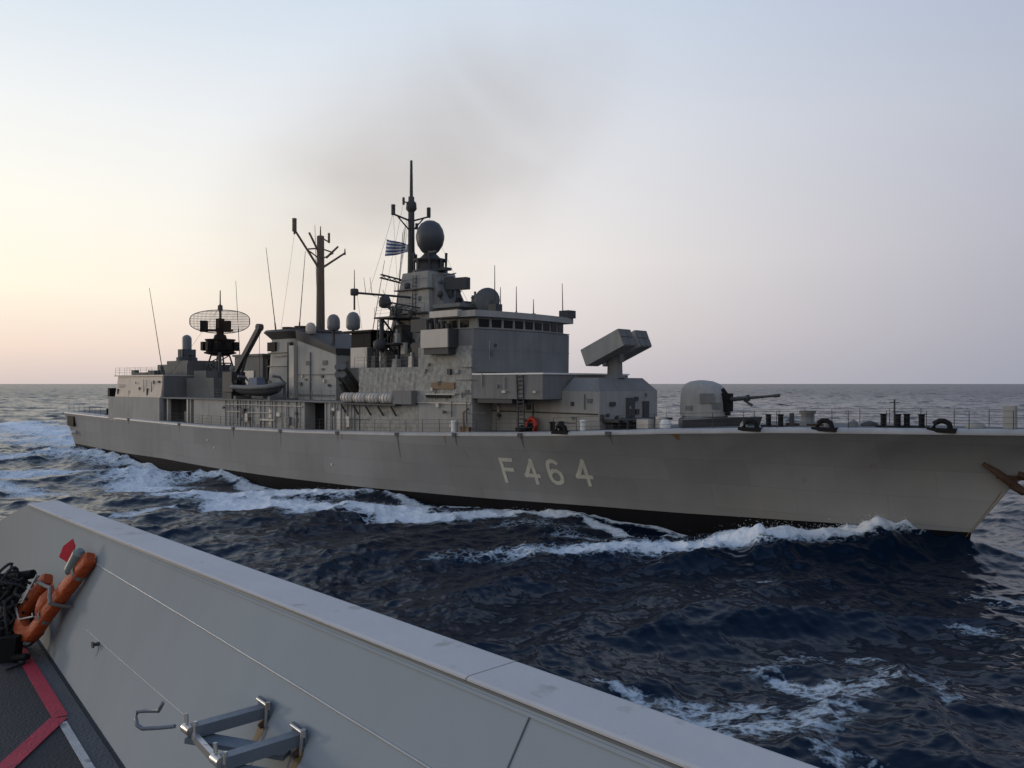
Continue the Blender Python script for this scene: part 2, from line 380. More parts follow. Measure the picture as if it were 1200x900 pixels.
# foam field: distance to the breaking lines
foam = np.zeros_like(X); rise = np.zeros_like(X)
near = RR < 260
xn, yn = X[near], Y[near]; fn = np.zeros_like(xn); hn = np.zeros_like(xn)
wob = ea[near]*.35+eb[near]*.55
for pts, w, amt in FOAM:
    best = np.full_like(xn, 1e9)
    for (ax, ay), (bx_, by_) in zip(pts[:-1], pts[1:]):
        vx, vy = bx_-ax, by_-ay; ll = vx*vx+vy*vy+1e-9
        tt = np.clip(((xn-ax)*vx+(yn-ay)*vy)/ll, 0, 1)
        best = np.minimum(best, np.hypot(xn-ax-tt*vx, yn-ay-tt*vy))
    g = np.exp(-(np.maximum(0, best+wob*min(w, 2.0)*.45)/w)**2)*amt
    fn = np.maximum(fn, g)
    if amt > .8: hn = np.maximum(hn, g)
ridge = S_+1.0*Q
wig = .5*ea+.6*eb
bow = 1.2*np.exp(-((ridge-117.3-.5*wig)/np.where(ridge > 117.3, 2.4, 2.7))**2)*np.exp(-(Q/17)**4)*(S_ < 123)*(P_ > 0)*(S_ > 98)
strip_ = .95*np.exp(-(Q/.7)**2)*(S_ > 86)*(S_ < 105)
fn = np.maximum(fn, np.maximum(bow, strip_)[near])
hn = np.maximum(hn, (.9*bow*(1+.30*ec*np.exp(-Q/6)))[near])
foam[near] = fn; rise[near] = hn
# wake of the frigate astern and a few whitecaps on steep crests
wake = np.exp(-(P_/9)**2)*(S_ < 4)*.8*np.exp(np.minimum(0, S_)/160)
foam = np.maximum(foam, wake)
cap_ = np.clip((ea-2.35)/.6, 0, 1)*.62*(RR > 70)*fade(RR, 700, 1500)
foam = np.maximum(foam, cap_)
Z = (.25*ea*fa + .15*eb2*f2)*calm + .064*eb*fb*(.5+.5*calm) + .015*ec*fc + .0022*ed*fd_ + EW + rise*(.14+.06*eb*fb)
ch = -.95
DX = ch*((.25*dxa*fa)*calm + .070*dxb*fb*calm + .015*dxc*fc + .0022*dxd*fd_); DY = ch*((.25*dya*fa)*calm + .070*dyb*fb*calm + .015*dyc*fc + .0022*dyd*fd_)
co = np.stack([X+DX, Y+DY, Z], -1).reshape(-1, 3).astype(np.float32)
ii, jj = np.meshgrid(np.arange(nr-1), np.arange(na), indexing='ij'); j2 = (jj+1) % na
quads = np.stack([ii*na+jj, ii*na+j2, (ii+1)*na+j2, (ii+1)*na+jj], -1).reshape(-1, 4)[:, ::-1].astype(np.int32)
me = bpy.data.meshes.new('sea')
me.vertices.add(len(co)); me.vertices.foreach_set('co', co.ravel())
me.loops.add(quads.size); me.loops.foreach_set('vertex_index', np.ascontiguousarray(quads).ravel())
me.polygons.add(len(quads)); me.polygons.foreach_set('loop_start', np.arange(0, quads.size, 4, dtype=np.int32))
me.polygons.foreach_set('loop_total', np.full(len(quads), 4, np.int32))
me.polygons.foreach_set('use_smooth', np.ones(len(quads), bool))
me.update(calc_edges=True); me.validate()
at = me.attributes.new('foam', 'FLOAT', 'POINT'); at.data.foreach_set('value', foam.ravel().astype(np.float32))
sea = bpy.data.objects.new('sea', me); COL.objects.link(sea); tag(sea, kind='structure')
m, t, b = nodes_mat('sea_water')
tl = t.links.new; tn = t.nodes.new
geo = tn('ShaderNodeNewGeometry'); att = tn('ShaderNodeAttribute'); att.attribute_name = 'foam'
dist = tn('ShaderNodeVectorMath'); dist.operation = 'LENGTH'; tl(geo.outputs['Position'], dist.inputs[0])
def noise(scale, detail=5, rough=.55, dist_=0, vec=None):
    n = tn('ShaderNodeTexNoise'); n.inputs['Scale'].default_value = scale; n.inputs['Detail'].default_value = detail
    n.inputs['Roughness'].default_value = rough; n.inputs['Distortion'].default_value = dist_
    tl(vec or geo.outputs['Position'], n.inputs['Vector']); return n.outputs['Fac']
def mrange(v, a, b_, c=0, d=1):
    r = tn('ShaderNodeMapRange'); tl(v, r.inputs[0])
    for k, q in enumerate((a, b_, c, d)): r.inputs[k+1].default_value = q
    return r.outputs[0]
# foam: solid where the field is strong, lace where it is weak
lace = tn('ShaderNodeTexVoronoi'); lace.feature = 'DISTANCE_TO_EDGE'; lace.inputs['Scale'].default_value = 1.1
wv = tn('ShaderNodeVectorMath'); wv.operation = 'ADD'
nv = tn('ShaderNodeTexNoise'); nv.inputs['Scale'].default_value = 1.6; nv.inputs['Detail'].default_value = 4; tl(geo.outputs['Position'], nv.inputs['Vector'])
sc = tn('ShaderNodeVectorMath'); sc.operation = 'SCALE'; sc.inputs['Scale'].default_value = 1.5; tl(nv.outputs['Color'], sc.inputs[0])
tl(geo.outputs['Position'], wv.inputs[0]); tl(sc.outputs[0], wv.inputs[1]); tl(wv.outputs[0], lace.inputs['Vector'])
lc = mrange(lace.outputs['Distance'], 0, .22, .30, -.12)
fz = math_node('ADD', math_node('MULTIPLY', math_node('SUBTRACT', noise(.85, 8, .68, .4), .5, t), 1.5, t), lc, t)
fz = math_node('ADD', fz, math_node('MULTIPLY', math_node('SUBTRACT', noise(5.5, 6, .7), .5, t), 1.1, t), t)
fm = math_node('MULTIPLY', mrange(math_node('ADD', att.outputs['Fac'], math_node('MULTIPLY', fz, .8, t), t), .44, .82), mrange(att.outputs['Fac'], .05, .25), t)
b.inputs['Base Color'].default_value = (.0026, .0085, .0190, 1)
b.inputs['IOR'].default_value = 1.333; b.inputs['Specular IOR Level'].default_value = .15; b.inputs['Specular Tint'].default_value = (.36, .56, .80, 1)
tl(mrange(dist.outputs['Value'], 40, 900, .15, .30), b.inputs['Roughness'])
wmap = tn('ShaderNodeMapping'); wmap.inputs['Rotation'].default_value = (0, 0, R(-28)); wmap.inputs['Scale'].default_value = (.50, 1.0, 1.0); tl(geo.outputs['Position'], wmap.inputs[0])
def rnoise(scale, detail):                       # sharp-crested ripples, longer along the crests
    n = tn('ShaderNodeTexNoise'); n.noise_type = 'RIDGED_MULTIFRACTAL'; n.normalize = True
    n.inputs['Scale'].default_value = scale; n.inputs['Detail'].default_value = detail; n.inputs['Roughness'].default_value = .5; n.inputs['Distortion'].default_value = .35
    tl(wmap.outputs[0], n.inputs['Vector']); return n.outputs['Fac']
far_ = mrange(dist.outputs['Value'], 120, 700)
rip = math_node('ADD', math_node('MULTIPLY', noise(1.1, 3, .5, .2, wmap.outputs[0]), .55, t), math_node('MULTIPLY', noise(5.0, 3, .5, 0, wmap.outputs[0]), .16, t), t)
rip = math_node('ADD', rip, math_node('MULTIPLY', math_node('MULTIPLY', rnoise(.10, 6), 15.0, t), far_, t), t)
bp = tn('ShaderNodeBump'); bp.inputs['Distance'].default_value = .22
tl(mrange(dist.outputs['Value'], 25, 300, .22, 1.0), bp.inputs['Strength']); tl(rip, bp.inputs['Height']); tl(bp.outputs[0], b.inputs['Normal'])
fo = tn('ShaderNodeBsdfPrincipled'); fo.inputs['Roughness'].default_value = .8; fo.inputs['Specular IOR Level'].default_value = .2
fcol = tn('ShaderNodeMix'); fcol.data_type = 'RGBA'; fcol.inputs[6].default_value = (.36, .46, .54, 1); fcol.inputs[7].default_value = (.82, .85, .88, 1)
tl(mrange(math_node('ADD', att.outputs['Fac'], math_node('MULTIPLY', noise(2.2, 6, .7), .9, t), t), .7, 1.5), fcol.inputs[0]); tl(fcol.outputs[2], fo.inputs['Base Color'])
bf = tn('ShaderNodeBump'); bf.inputs['Strength'].default_value = .9; bf.inputs['Distance'].default_value = .35; tl(noise(3.2, 6, .7), bf.inputs['Height']); tl(bf.outputs[0], fo.inputs['Normal'])
ms = tn('ShaderNodeMixShader'); tl(fm, ms.inputs[0]); tl(b.outputs[0], ms.inputs[1]); tl(fo.outputs[0], ms.inputs[2])
tl(ms.outputs[0], t.nodes['Material Output'].inputs['Surface'])
me.materials.append(m)

# flying spray above the breaking crests: small drops, one mesh
w_ = (rise.ravel()**3)*((RR.ravel() < 120))*(1+1.5*(bow.ravel() > .6))*np.sqrt(RR.ravel())
w_ /= w_.sum(); pick = rng.choice(len(w_), 5000, p=w_)
c0 = co[pick].astype(float); k_ = len(c0)
hgt = rng.exponential(.09, k_)*(1+.8*(bow.ravel()[pick] > .6))
c0[:, 2] += hgt-.03; c0[:, 0] += rng.normal(0, .10+.5*hgt); c0[:, 1] += rng.normal(0, .10+.5*hgt)
rs = rng.uniform(.006, .026, k_)*np.exp(-hgt)
tet = np.array([(1,1,1),(-1,-1,1),(-1,1,-1),(1,-1,-1)], float)
vs_ = (c0[:, None, :]+tet[None]*rs[:, None, None]*rng.uniform(.6, 1.4, (k_, 4, 1))).reshape(-1, 3)
fs_ = (np.arange(k_)[:, None, None]*4+np.array([(0,1,2),(0,3,1),(0,2,3),(1,3,2)])[None]).reshape(-1, 3)
ms_ = bpy.data.meshes.new('spray'); ms_.from_pydata(vs_.tolist(), [], fs_.tolist())
m2_, t2_, b2_ = nodes_mat('spray_drops'); b2_.inputs['Base Color'].default_value = (.80, .84, .88, 1); b2_.inputs['Roughness'].default_value = .6
ms_.materials.append(m2_); spray = bpy.data.objects.new('spray', ms_); COL.objects.link(spray); tag(spray, kind='stuff')

# ------------------------------------------------------------------ own ship: deck and sloping bulwark beside the camera
def W(a, v, out=0.0):
    """point of the bulwark's inner face: a runs aft (far) to forward (near), v foot to cap; out = towards the sea"""
    fx, fy = -3.65+.603*a, 6.612-.798*a
    dx, dy = .678, -.735
    k = ((fx+.733)*dx+(fy-3.665)*dy)/(dx*dx+dy*dy)
    cx, cy = -.733+k*dx, 3.665+k*dy
    return Vector((fx*(1-v)+cx*v+.735*out, fy*(1-v)+cy*v+.678*out, EYE-2.0*(1-v)-1.05*v))
DK = EYE-2.0
own = empty('patrol_vessel', (0, 0, 0))
tag(own, 'pale grey vessel in the foreground with sloping bulwark and dark deck', 'ship')
A_END, A_CAP, A_FWD = -4.9, -.98, 9.5
As = [A_END+(A_CAP-A_END)*i/10 for i in range(10)]+[A_CAP+(A_FWD-A_CAP)*i/40 for i in range(41)]
mb = MB(); nv_ = 9
def vmax(a): return 1.0 if a >= A_CAP else max(.004, (a-A_END)/(A_CAP-A_END))
vs = []
for a in As:
    for side in (0, .09):
        for j in range(nv_): vs.append(W(a, vmax(a)*j/(nv_-1), side))
fs = []
for i in range(len(As)-1):
    o, p = i*2*nv_, (i+1)*2*nv_
    for j in range(nv_-1):
        fs.append((o+j, p+j, p+j+1, o+j+1)); fs.append((o+nv_+j, o+nv_+j+1, p+nv_+j+1, p+nv_+j))
    fs.append((o+nv_-1, p+nv_-1, p+2*nv_-1, o+2*nv_-1))
fs += [tuple(range(0, nv_))+tuple(range(2*nv_-1, nv_-1, -1))]
nA = len(As)
mb.add(vs, [f for f in fs if len(f) == 4 and (f[0]//nv_) % 2 == 0 and (f[2]//nv_) % 2 == 0], True)
mb.add(vs, [f for f in fs if not (len(f) == 4 and (f[0]//nv_) % 2 == 0 and (f[2]//nv_) % 2 == 0)]); mb.build('bulwark', M['bul'], own, flip=False)
# cap: a flat plate, a little proud of the wall on both sides, in lengths
def strip(name, mat, rows, parent=own, thick=None):
    """rows: list of cross-sections (closed polygons) swept along"""
    m_ = MB(); n = len(rows[0]); v_ = [p for r in rows for p in r]
    f_ = [(i*n+k, (i+1)*n+k, (i+1)*n+(k+1)%n, i*n+(k+1)%n) for i in range(len(rows)-1) for k in range(n)]
    f_ += [tuple(range(n-1, -1, -1)), tuple(range((len(rows)-1)*n, len(rows)*n))]
    m_.add(v_, f_); return m_.build(name, mat, parent, flip=False)
up = Vector((0, 0, 1))
def cap_row(a):
    p = [W(a, 1.0, q) for q in (-.012, .0, .222, .238, .238, .222, .004, -.012)]
    h = [.003, .009, .011, .007, -.045, -.05, -.006, -.004]
    return [q+up*z for q, z in zip(p, h)]
SPL = 5.02
for a0, a1 in ((A_CAP, SPL-.004), (SPL+.004, A_FWD)):
    strip('cap_rail', M['cap'], [cap_row(a0+(a1-a0)*i/12) for i in range(13)])
strip('flange', M['bul'], [[W(a, .966, -.005), W(a, .966, .01), W(a, .976, .01), W(a, .976, -.005)] for a in np.linspace(A_CAP, A_FWD, 14)])
strip('flange', M['groove'], [[W(a, .984, -.003), W(a, .984, .01), W(a, .992, .01), W(a, .992, -.003)] for a in np.linspace(A_CAP, A_FWD, 14)])
# weld beads between the plates
for v0, v1, a0, a1, q in ((.79, .69, .95, 7.0, .0055), (.37, .385, 1.2, 3.2, .0025)):
    mb = MB(); mb.path([W(a, v0+(v1-v0)*(a-a0)/(a1-a0), -.0005)+Vector((0,0,random.uniform(-.001,.001))) for a in np.linspace(a0, a1, 60)], q, 6)
    mb.build('weld_seam', M['bead'], own, flip=False)
mb = MB(); mb.path([W(5.36+.0*k, .965-.9*k, -.0005) for k in np.linspace(0, 1, 12)], .004, 6); mb.build('weld_seam', M['groove'], own, flip=False)
# outer side down to the water
mb = MB(); vs = []
for a in As:
    top = W(a, vmax(a), .09)
    for j, (o, z) in enumerate(((0, 0), (.35, -1.3), (.1, -5), (-.9, -8.4), (-1.2, -11))):
        vs.append(Vector((top.x+.735*o, top.y+.678*o, top.z+z-.005)))
fs = [(i*5+j, i*5+j+1, (i+1)*5+j+1, (i+1)*5+j) for i in range(len(As)-1) for j in range(4)]
mb.add(vs, fs); mb.build('hull_side', M['bul'], own, flip=False)
# deck: one plate, edge strip and markings as coats of paint above it
foot = [W(a, 0) for a in (A_END, A_FWD)]
mb = MB(); f0, f1 = foot
d_ = (f1-f0).normalized(); nin = Vector((-d_.y, d_.x, 0))
if nin.x > 0: nin = -nin
quad = [f0+d_*-.5, f1, f1+nin*6, f0+nin*6]
mb.hexa([q-up*.12 for q in quad], quad); mb.build('deck', M['odeck'], own, flip=False)
def deck_strip(name, mat, pts, lift):
    m_ = MB(); lo = [Vector((x, y, DK+lift-.003)) for x, y in pts]; m_.hexa(lo, [q+up*.003 for q in lo]); return m_.build(name, mat, own, flip=False)
# (margin: from the paint line to the bulwark foot)
def line_pt(k): return Vector((-4.404+k*1.702, 7.339-k*2.23))       # k 0..1 along the red/white line
def along(k0, k1, w, off=0):
    a, b_ = line_pt(k0), line_pt(k1); d2 = (b_-a).normalized(); n2 = Vector((-d2.y, d2.x))
    return [tuple(a+n2*(off)), tuple(b_+n2*(off)), tuple(b_+n2*(off+w)), tuple(a+n2*(off+w))]
a_, b_ = line_pt(-1.0), line_pt(3.2)
q0, q1 = W(-3.4, .0), W(9.0, .0)
deck_strip('deck_margin', M['odeck2'], [(a_.x, a_.y), (b_.x, b_.y), (q1.x-.02, q1.y-.02), (q0.x-.02, q0.y-.02)], .004)
deck_strip('deck_line', M['redline'], along(-.8, 1.0, .085, -.045), .008)
deck_strip('deck_line', M['whiteline'], along(1.035, 3.2, .045, -.03), .008)
j0 = line_pt(1.0); j1 = Vector((-2.631, 4.459)); dd = (j1-j0).normalized(); nn = Vector((-dd.y, dd.x))*.05
e0, e1 = j0+dd*.03, j0+dd*2.2
deck_strip('deck_line', M['redline'], [tuple(e0-nn), tuple(e1-nn), tuple(e1+nn), tuple(e0+nn)], .012)
# a small stud on the plate
mb = MB(); mb.tube(W(1.56, .36, .01), W(1.56, .36, -.035), .014, .010, 10); mb.tube(W(1.56, .36, -.035), W(1.56, .36, -.045), .02, .02, 10)
mb.build('stud', M['dark'], own, flip=False)
# folding step frame bolted to the bulwark: two arms, diagonal braces, hinge bolts, handle
INB = Vector((-.735, -.678, 0)); FWD = Vector((.678, -.735, 0))
step = MB(); a1 = Vector((-1.07, 3.724, EYE-1.425)); a2 = Vector((-.854, 3.462, EYE-1.435))
e1_, e2_ = a1+INB*.325, a2+INB*.33
arm = []
for a, e in ((a1, e1_), (a2, e2_)):
    m_ = MB(); m_.beam(a+INB*.015, e, .054, .048); arm.append(m_.build('bracket_arm', M['steel'], own, flip=False))
    m_ = MB(); m_.obox(a+INB*.008, INB*.006, FWD*.055, up*.05); m_.build('bracket_plate', M['steel'], own, flip=False)
    m_ = MB(); q = a+INB*.03; m_.tube(q+FWD*.045-up*.05, q+FWD*.06+up*.045, .007, .007, 8); m_.tube(q-FWD*.03+up*.05, q+FWD*.075+up*.045, .006, .008, 8)
    m_.tube(q+FWD*.068+up*.03, q+FWD*.068+up*.06, .011, .011, 6); m_.build('locking_pin', M['zinc'], own, flip=False)
    m_ = MB(); w0 = a+FWD*.03-up*.03
    m_.tube(w0+INB*.004, w0+INB*.05-up*.02, .016, .012, 10); m_.build('rusty_lug', M['rust'], own, flip=False)
    # hinge at the free end
    m_ = MB(); h = e-FWD*.035+INB*.005-up*.005
    m_.tube(h-FWD*.035, h+FWD*.03, .021, .021, 12); m_.tube(h-FWD*.05, h-FWD*.035, .013, .013, 6)
    m_.tube(h+up*.025-FWD*.02, h+up*.06-FWD*.025, .009, .009, 8); m_.tube(h+FWD*.045+INB*-.01, h+FWD*.045+up*.045+INB*-.01, .012, .008, 8)
    m_.build('hinge', M['zinc'], own, flip=False)
m_ = MB(); m_.beam(e1_-FWD*.03-up*.035, a2+INB*.05-FWD*.02-up*.06, .085, .02); m_.build('brace', M['steel'], own, flip=False)
m_ = MB(); m_.beam(e2_-FWD*.02-up*.035, a2+FWD*.30+INB*.08-up*.06, .085, .02); m_.build('brace', M['steel'], own, flip=False)
m_ = MB(); m_.beam(e1_+FWD*.01-up*.02, e2_-FWD*.03-up*.02, .022, .03); m_.build('brace', M['zinc'], own, flip=False)
m_ = MB(); h0 = e1_-FWD*.06
hp = [(205,851,3.50),(185,853,3.52),(167,854,3.54),(161,850,3.55),(159,842,3.57),(161,834,3.58),(170,833,3.56),(186,833,3.54),(188,829,3.53),(191,823,3.53)]
m_.path([Vector(((x-600)/1000*y, y, EYE-(q-449.5)/1000*y)) for x, q, y in hp], .0085, 8)
m_.build('handle', M['steel'], own, flip=False)

# rust runs below the lugs and a few scuffs on the plate
rs_ = random.Random(5)
def run_mark(a, v, w, h, mat):
    m2 = MB(); vs2 = []
    for i in range(9):
        f = i/8; ww = w*(1-.6*f)*rs_.uniform(.75, 1.2); vs2 += [W(a-ww+.01*math.sin(4*f), v-h*f, -.0012), W(a+ww+.01*math.sin(4*f), v-h*f, -.0012)]
    m2.add(vs2, [(2*i, 2*i+1, 2*i+3, 2*i+2) for i in range(8)]); return m2.build('stain', M[mat], own, flip=False)
for a, v, w, h, mt in ((3.90, .575, .030, .14, 'stain'), (3.95, .56, .014, .24, 'drip'), (4.26, .565, .032, .16, 'stain'), (4.22, .55, .012, .26, 'drip'), (1.57, .34, .006, .06, 'drip')):
    run_mark(a, v, w, h, mt)
# ------------------------------------------------------------------ rescue gear hung on the bulwark
def px3(px, py, y): return Vector(((px-600)/1000*y, y, EYE-(py-449.5)/1000*y))
buoy = empty('horseshoe_lifebuoy', (-3.48, 6.2, DK)); tag(buoy, 'orange horseshoe lifebuoy strapped against the grey bulwark by the dark deck', 'lifebuoy')
def child_of(o, par):
    o.parent = par; o.matrix_parent_inverse = Matrix.Translation(-par.location); return o
A_, B_ = Vector((-3.47, 6.18, 8.50)), Vector((-2.91, 5.90, 9.10)); C_, D_ = Vector((-3.66, 6.42, 8.60)), Vector((-3.40, 6.26, 8.87))
ctrl = [B_, B_*.66+A_*.34, B_*.3+A_*.7, A_+(A_-B_)*.02, (A_+C_)/2+Vector((-.05, 0, -.05)), C_+(C_-D_)*.1, C_*.5+D_*.5, D_]
cur_ = []
for i in range(len(ctrl)-1):                     # Catmull-Rom through the control points
    p0, p1, p2, p3 = ctrl[max(i-1,0)], ctrl[i], ctrl[i+1], ctrl[min(i+2, len(ctrl)-1)]
    for k in range(8):
        t_ = k/8; cur_.append(.5*((2*p1)+(p2-p0)*t_+(2*p0-5*p1+4*p2-p3)*t_**2+(3*p1-p0-3*p2+p3)*t_**3))
cur_.append(D_)
m_ = MB(); vs = []; n = 12; nrm = (B_-A_).cross(C_-A_).normalized()
for i, p in enumerate(cur_):
    d2 = (cur_[min(i+1, len(cur_)-1)]-cur_[max(i-1, 0)]).normalized(); u = d2.cross(nrm).normalized()
    e_ = min(i, len(cur_)-1-i); k_ = .72 if e_ == 0 else (.92 if e_ == 1 else 1)
    for k in range(n):
        an = 2*math.pi*k/n; c_, s_ = math.cos(an), math.sin(an)
        vs.append(p+u*(.056*k_*math.copysign(abs(c_)**.38, c_))+nrm*(.042*k_*math.copysign(abs(s_)**.38, s_)))
nn_ = len(cur_)
m_.add(vs, [(i*n+k, (i+1)*n+k, (i+1)*n+(k+1)%n, i*n+(k+1)%n) for i in range(nn_-1) for k in range(n)], True)
m_.add(vs, [tuple(range(n-1,-1,-1)), tuple(range((nn_-1)*n, nn_*n))])
child_of(m_.build('float', M['orange'], None, flip=False), buoy)
mid_ = A_*.52+B_*.48; dl = (B_-A_).normalized(); ul = dl.cross(nrm).normalized()
m_ = MB(); m_.path([mid_+ul*.07+nrm*.068, mid_+nrm*.072, mid_-ul*.07+nrm*.068, (mid_+D_)/2+nrm*.06, D_+nrm*.065-dl*.05], .014, 6)
m_.path([mid_+ul*.07+nrm*.068, mid_+ul*.075, mid_+ul*.07-nrm*.068], .014, 6); child_of(m_.build('strap', M['strap'], None, flip=False), buoy)
m_ = MB()
for k in range(3):
    q = C_+Vector((random.uniform(-.05,.05), random.uniform(-.03,.03), .02*k))
    m_.path([D_+nrm*(.07+.01*k)+dl*.02, D_*.4+C_*.6+nrm*.085+ul*.03*k, C_+nrm*.075-ul*.02*k, A_*.5+C_*.5+nrm*.07, A_*.8+B_*.2+nrm*.072], .006, 6)
child_of(m_.build('grab_line', M['whiteline'], None, flip=False), buoy)
m_ = MB(); Lp = B_-ul*.07-dl*.08 if (B_-ul*.07).x < (B_+ul*.07).x else B_+ul*.07-dl*.08
la0, la1 = px3(83, 668, 6.0), px3(93, 648, 5.95); ld = (la1-la0).normalized(); m_.tube(la0, la1, .044, .044, 14); m_.tube(la1, la1+ld*.03, .044, .02, 14); m_.tube(la0-ld*.03, la0, .03, .044, 14)
lt = child_of(m_.build('marker_light', M['greenish'], None, flip=False), buoy)
pr = [px3(69,653,6.0), px3(74,640,6.0), px3(84,632,6.0), px3(87,640,6.0), px3(82,661,6.0)]
m_ = MB(); m_.add([p for p in pr]+[p+Vector((.0,.02,0)) for p in pr], [(0,1,2,3,4),(9,8,7,6,5)]+[(k,5+k,5+(k+1)%5,(k+1)%5) for k in range(5)])
child_of(m_.build('red_flap', M['redplast'], None, flip=False), buoy)
# padded inner panel and its webbing bands
pc = (A_*.45+B_*.25+C_*.15+D_*.15); m_ = MB(); hw_ = (D_-B_); hw_ = (hw_-dl*hw_.dot(dl)).normalized()
vs = []
for i in range(7):
    for j in range(5):
        u, v = i/6*2-1, j/4*2-1
        vs.append(pc+dl*.14*u+hw_*.075*v+nrm*(.02+.035*(1-u**4)*(1-v**4)+.006*math.sin(5*u+3*v)))
m_.add(vs, [(i*5+j, (i+1)*5+j, (i+1)*5+j+1, i*5+j+1) for i in range(6) for j in range(4)], True)
m_.add([v-nrm*.05 for v in vs], [(i*5+j+1, (i+1)*5+j+1, (i+1)*5+j, i*5+j) for i in range(6) for j in range(4)], True)
child_of(m_.build('pad', M['orange'], None, flip=False), buoy)
for f in (.22, .80):
    q = A_*(1-f)+B_*f; m_ = MB(); ring = []
    for k in range(12):
        an = 2*math.pi*k/12; ring.append(q+ul*.062*math.cos(an)+nrm*.05*math.sin(an))
    for k in range(12): m_.beam(ring[k], ring[(k+1) % 12], .03, .006, up=tuple(nrm+ul*.3))
    child_of(m_.build('band', M['strap'], None, flip=False), buoy)
# tangle of dark gear beside it
gear = empty('rope_bundle', (-3.75, 6.35, DK)); tag(gear, 'tangled bundle of dark rope and black fittings beside the orange lifebuoy', 'rope')
m_ = MB()
for k in range(26):
    c = Vector((-3.70+random.uniform(-.18,.10), 6.40+random.uniform(-.06,.06), DK+.40+random.uniform(-.36,.18)))
    r_ = random.uniform(.05,.13); u = Vector((random.gauss(0,1), random.gauss(0,1), random.gauss(0,1))).normalized(); w = u.orthogonal().normalized(); x_ = u.cross(w)
    m_.path([c+(w*math.cos(i*.3)+x_*math.sin(i*.3)*.7)*r_*(1+.15*math.sin(i*.7+k))+u*.012*math.sin(i*.9) for i in range(22)], .011, 6)
m_.path([Vector((-3.75,6.3,DK+.4)), Vector((-3.68,6.22,DK+.15)), Vector((-3.6,6.15,DK+.02)), Vector((-3.46,6.05,DK+.02)), Vector((-3.5,5.9,DK+.02))], .012, 6)
child_of(m_.build('rope', M['rope'], None, flip=False), gear)
m_ = MB(); m_.obox((-3.80,6.5,DK+.32), (.09,0,.02), (0,.05,0), (-.03,0,.16)); m_.tube((-3.95,6.55,DK+.50), (-3.62,6.45,DK+.56), .035, .035, 10)
child_of(m_.build('fitting', M['black'], None, flip=False), gear)
m_ = MB(); m_.obox((-3.62,6.15,DK+.09), (.06,.01,0), (0,.05,0), (.01,0,.09)); m_.tube((-3.57,6.12,DK+.03), (-3.44,6.06,DK+.06), .03, .024, 10)
m_.tube((-3.72,6.2,DK+.05), (-3.72,6.2,DK+.22), .03, .03, 10)
child_of(m_.build('fitting', M['black'], None, flip=False), gear)

# ------------------------------------------------------------------ frigate: x runs stern to bow, y (given to the helpers) to starboard
ship = empty('frigate', (SX, SY, 0), -TH)
tag(ship, 'grey naval frigate under way across the sea, pale number on its bow', 'ship')
def dk(s): return edge(s)[1]+.30
def part(m_, name, mat, par=None): return m_.build(name, M[mat] if isinstance(mat, str) else mat, par or ship)

# hull
XI = sorted(set(list(np.linspace(0, .75, 60)) + list(np.linspace(.75, 1, 50)))); NV = 9
m_ = MB(); rows = []
for sd in (1, -1):
    grid = []
    for xi in XI:
        s0, p0, z0 = hull_pt(xi, 0)
        col = [(s0-.9*max(0,(xi-.9))*10*.8, sd*p0*.86, -3.2), (s0-.4*max(0,(xi-.9))*10*.8, sd*p0*.97, z0-1.6)] + [(q[0], sd*q[1], q[2]) for q in (hull_pt(xi, j/(NV-1)) for j in range(NV))]
        grid.append(col)
    rows.append(grid)
ncol = NV+2
for k, grid in enumerate(rows):
    vs = [p for c in grid for p in c]
    boot, top = [], []
    for i in range(len(grid)-1):
        for j in range(ncol-1):
            f = (i*ncol+j, (i+1)*ncol+j, (i+1)*ncol+j+1, i*ncol+j+1)
            (boot if j < 2 else top).append(f if k == 0 else f[::-1])
    m_.cur = 0; m_.add(vs, top, True); m_.cur = 1; m_.add(vs, boot, True)
tr = rows[0][0]+rows[1][0][::-1]
m_.cur = 0; m_.add(tr, [tuple(range(len(tr)))])
hull = part(m_, 'hull', None or [M['hull'], M['boot']][0]); hull.data.materials.append(M['boot'])
# rounded sheer edge, deck
m_ = MB(); prof = [(0.012, -.03), (.02, .05), (-.03, .17), (-.13, .26), (-.30, .30), (-.75, .305), (-.75, .10)]
for sd in (1, -1):
    vs = []; xs = list(np.linspace(0.0, .995, 120))
    for xi in xs:
        s, p, z = hull_pt(xi, 1)
        for a, b_ in prof: vs.append((s, sd*max(.0, p+a), z+b_))
    n = len(prof); fs = [(i*n+k, (i+1)*n+k, (i+1)*n+k+1, i*n+k+1) for i in range(len(xs)-1) for k in range(n-1)]
    m_.add(vs, fs if sd == 1 else [f[::-1] for f in fs], True)
part(m_, 'sheer_edge', 'edge')
m_ = MB(); vs = []; xs = list(np.linspace(0, .995, 90))
for xi in xs:
    s, p, z = hull_pt(xi, 1); q = max(0, p-.74); vs += [(s, q, z+.295), (s, 0, z+.33), (s, -q, z+.295)]
m_.add(vs, [f for i in range(len(xs)-1) for f in ((3*i+1, 3*i+4, 3*i+3, 3*i), (3*i+2, 3*i+5, 3*i+4, 3*i+1))])
part(m_, 'main_deck', 'deck')
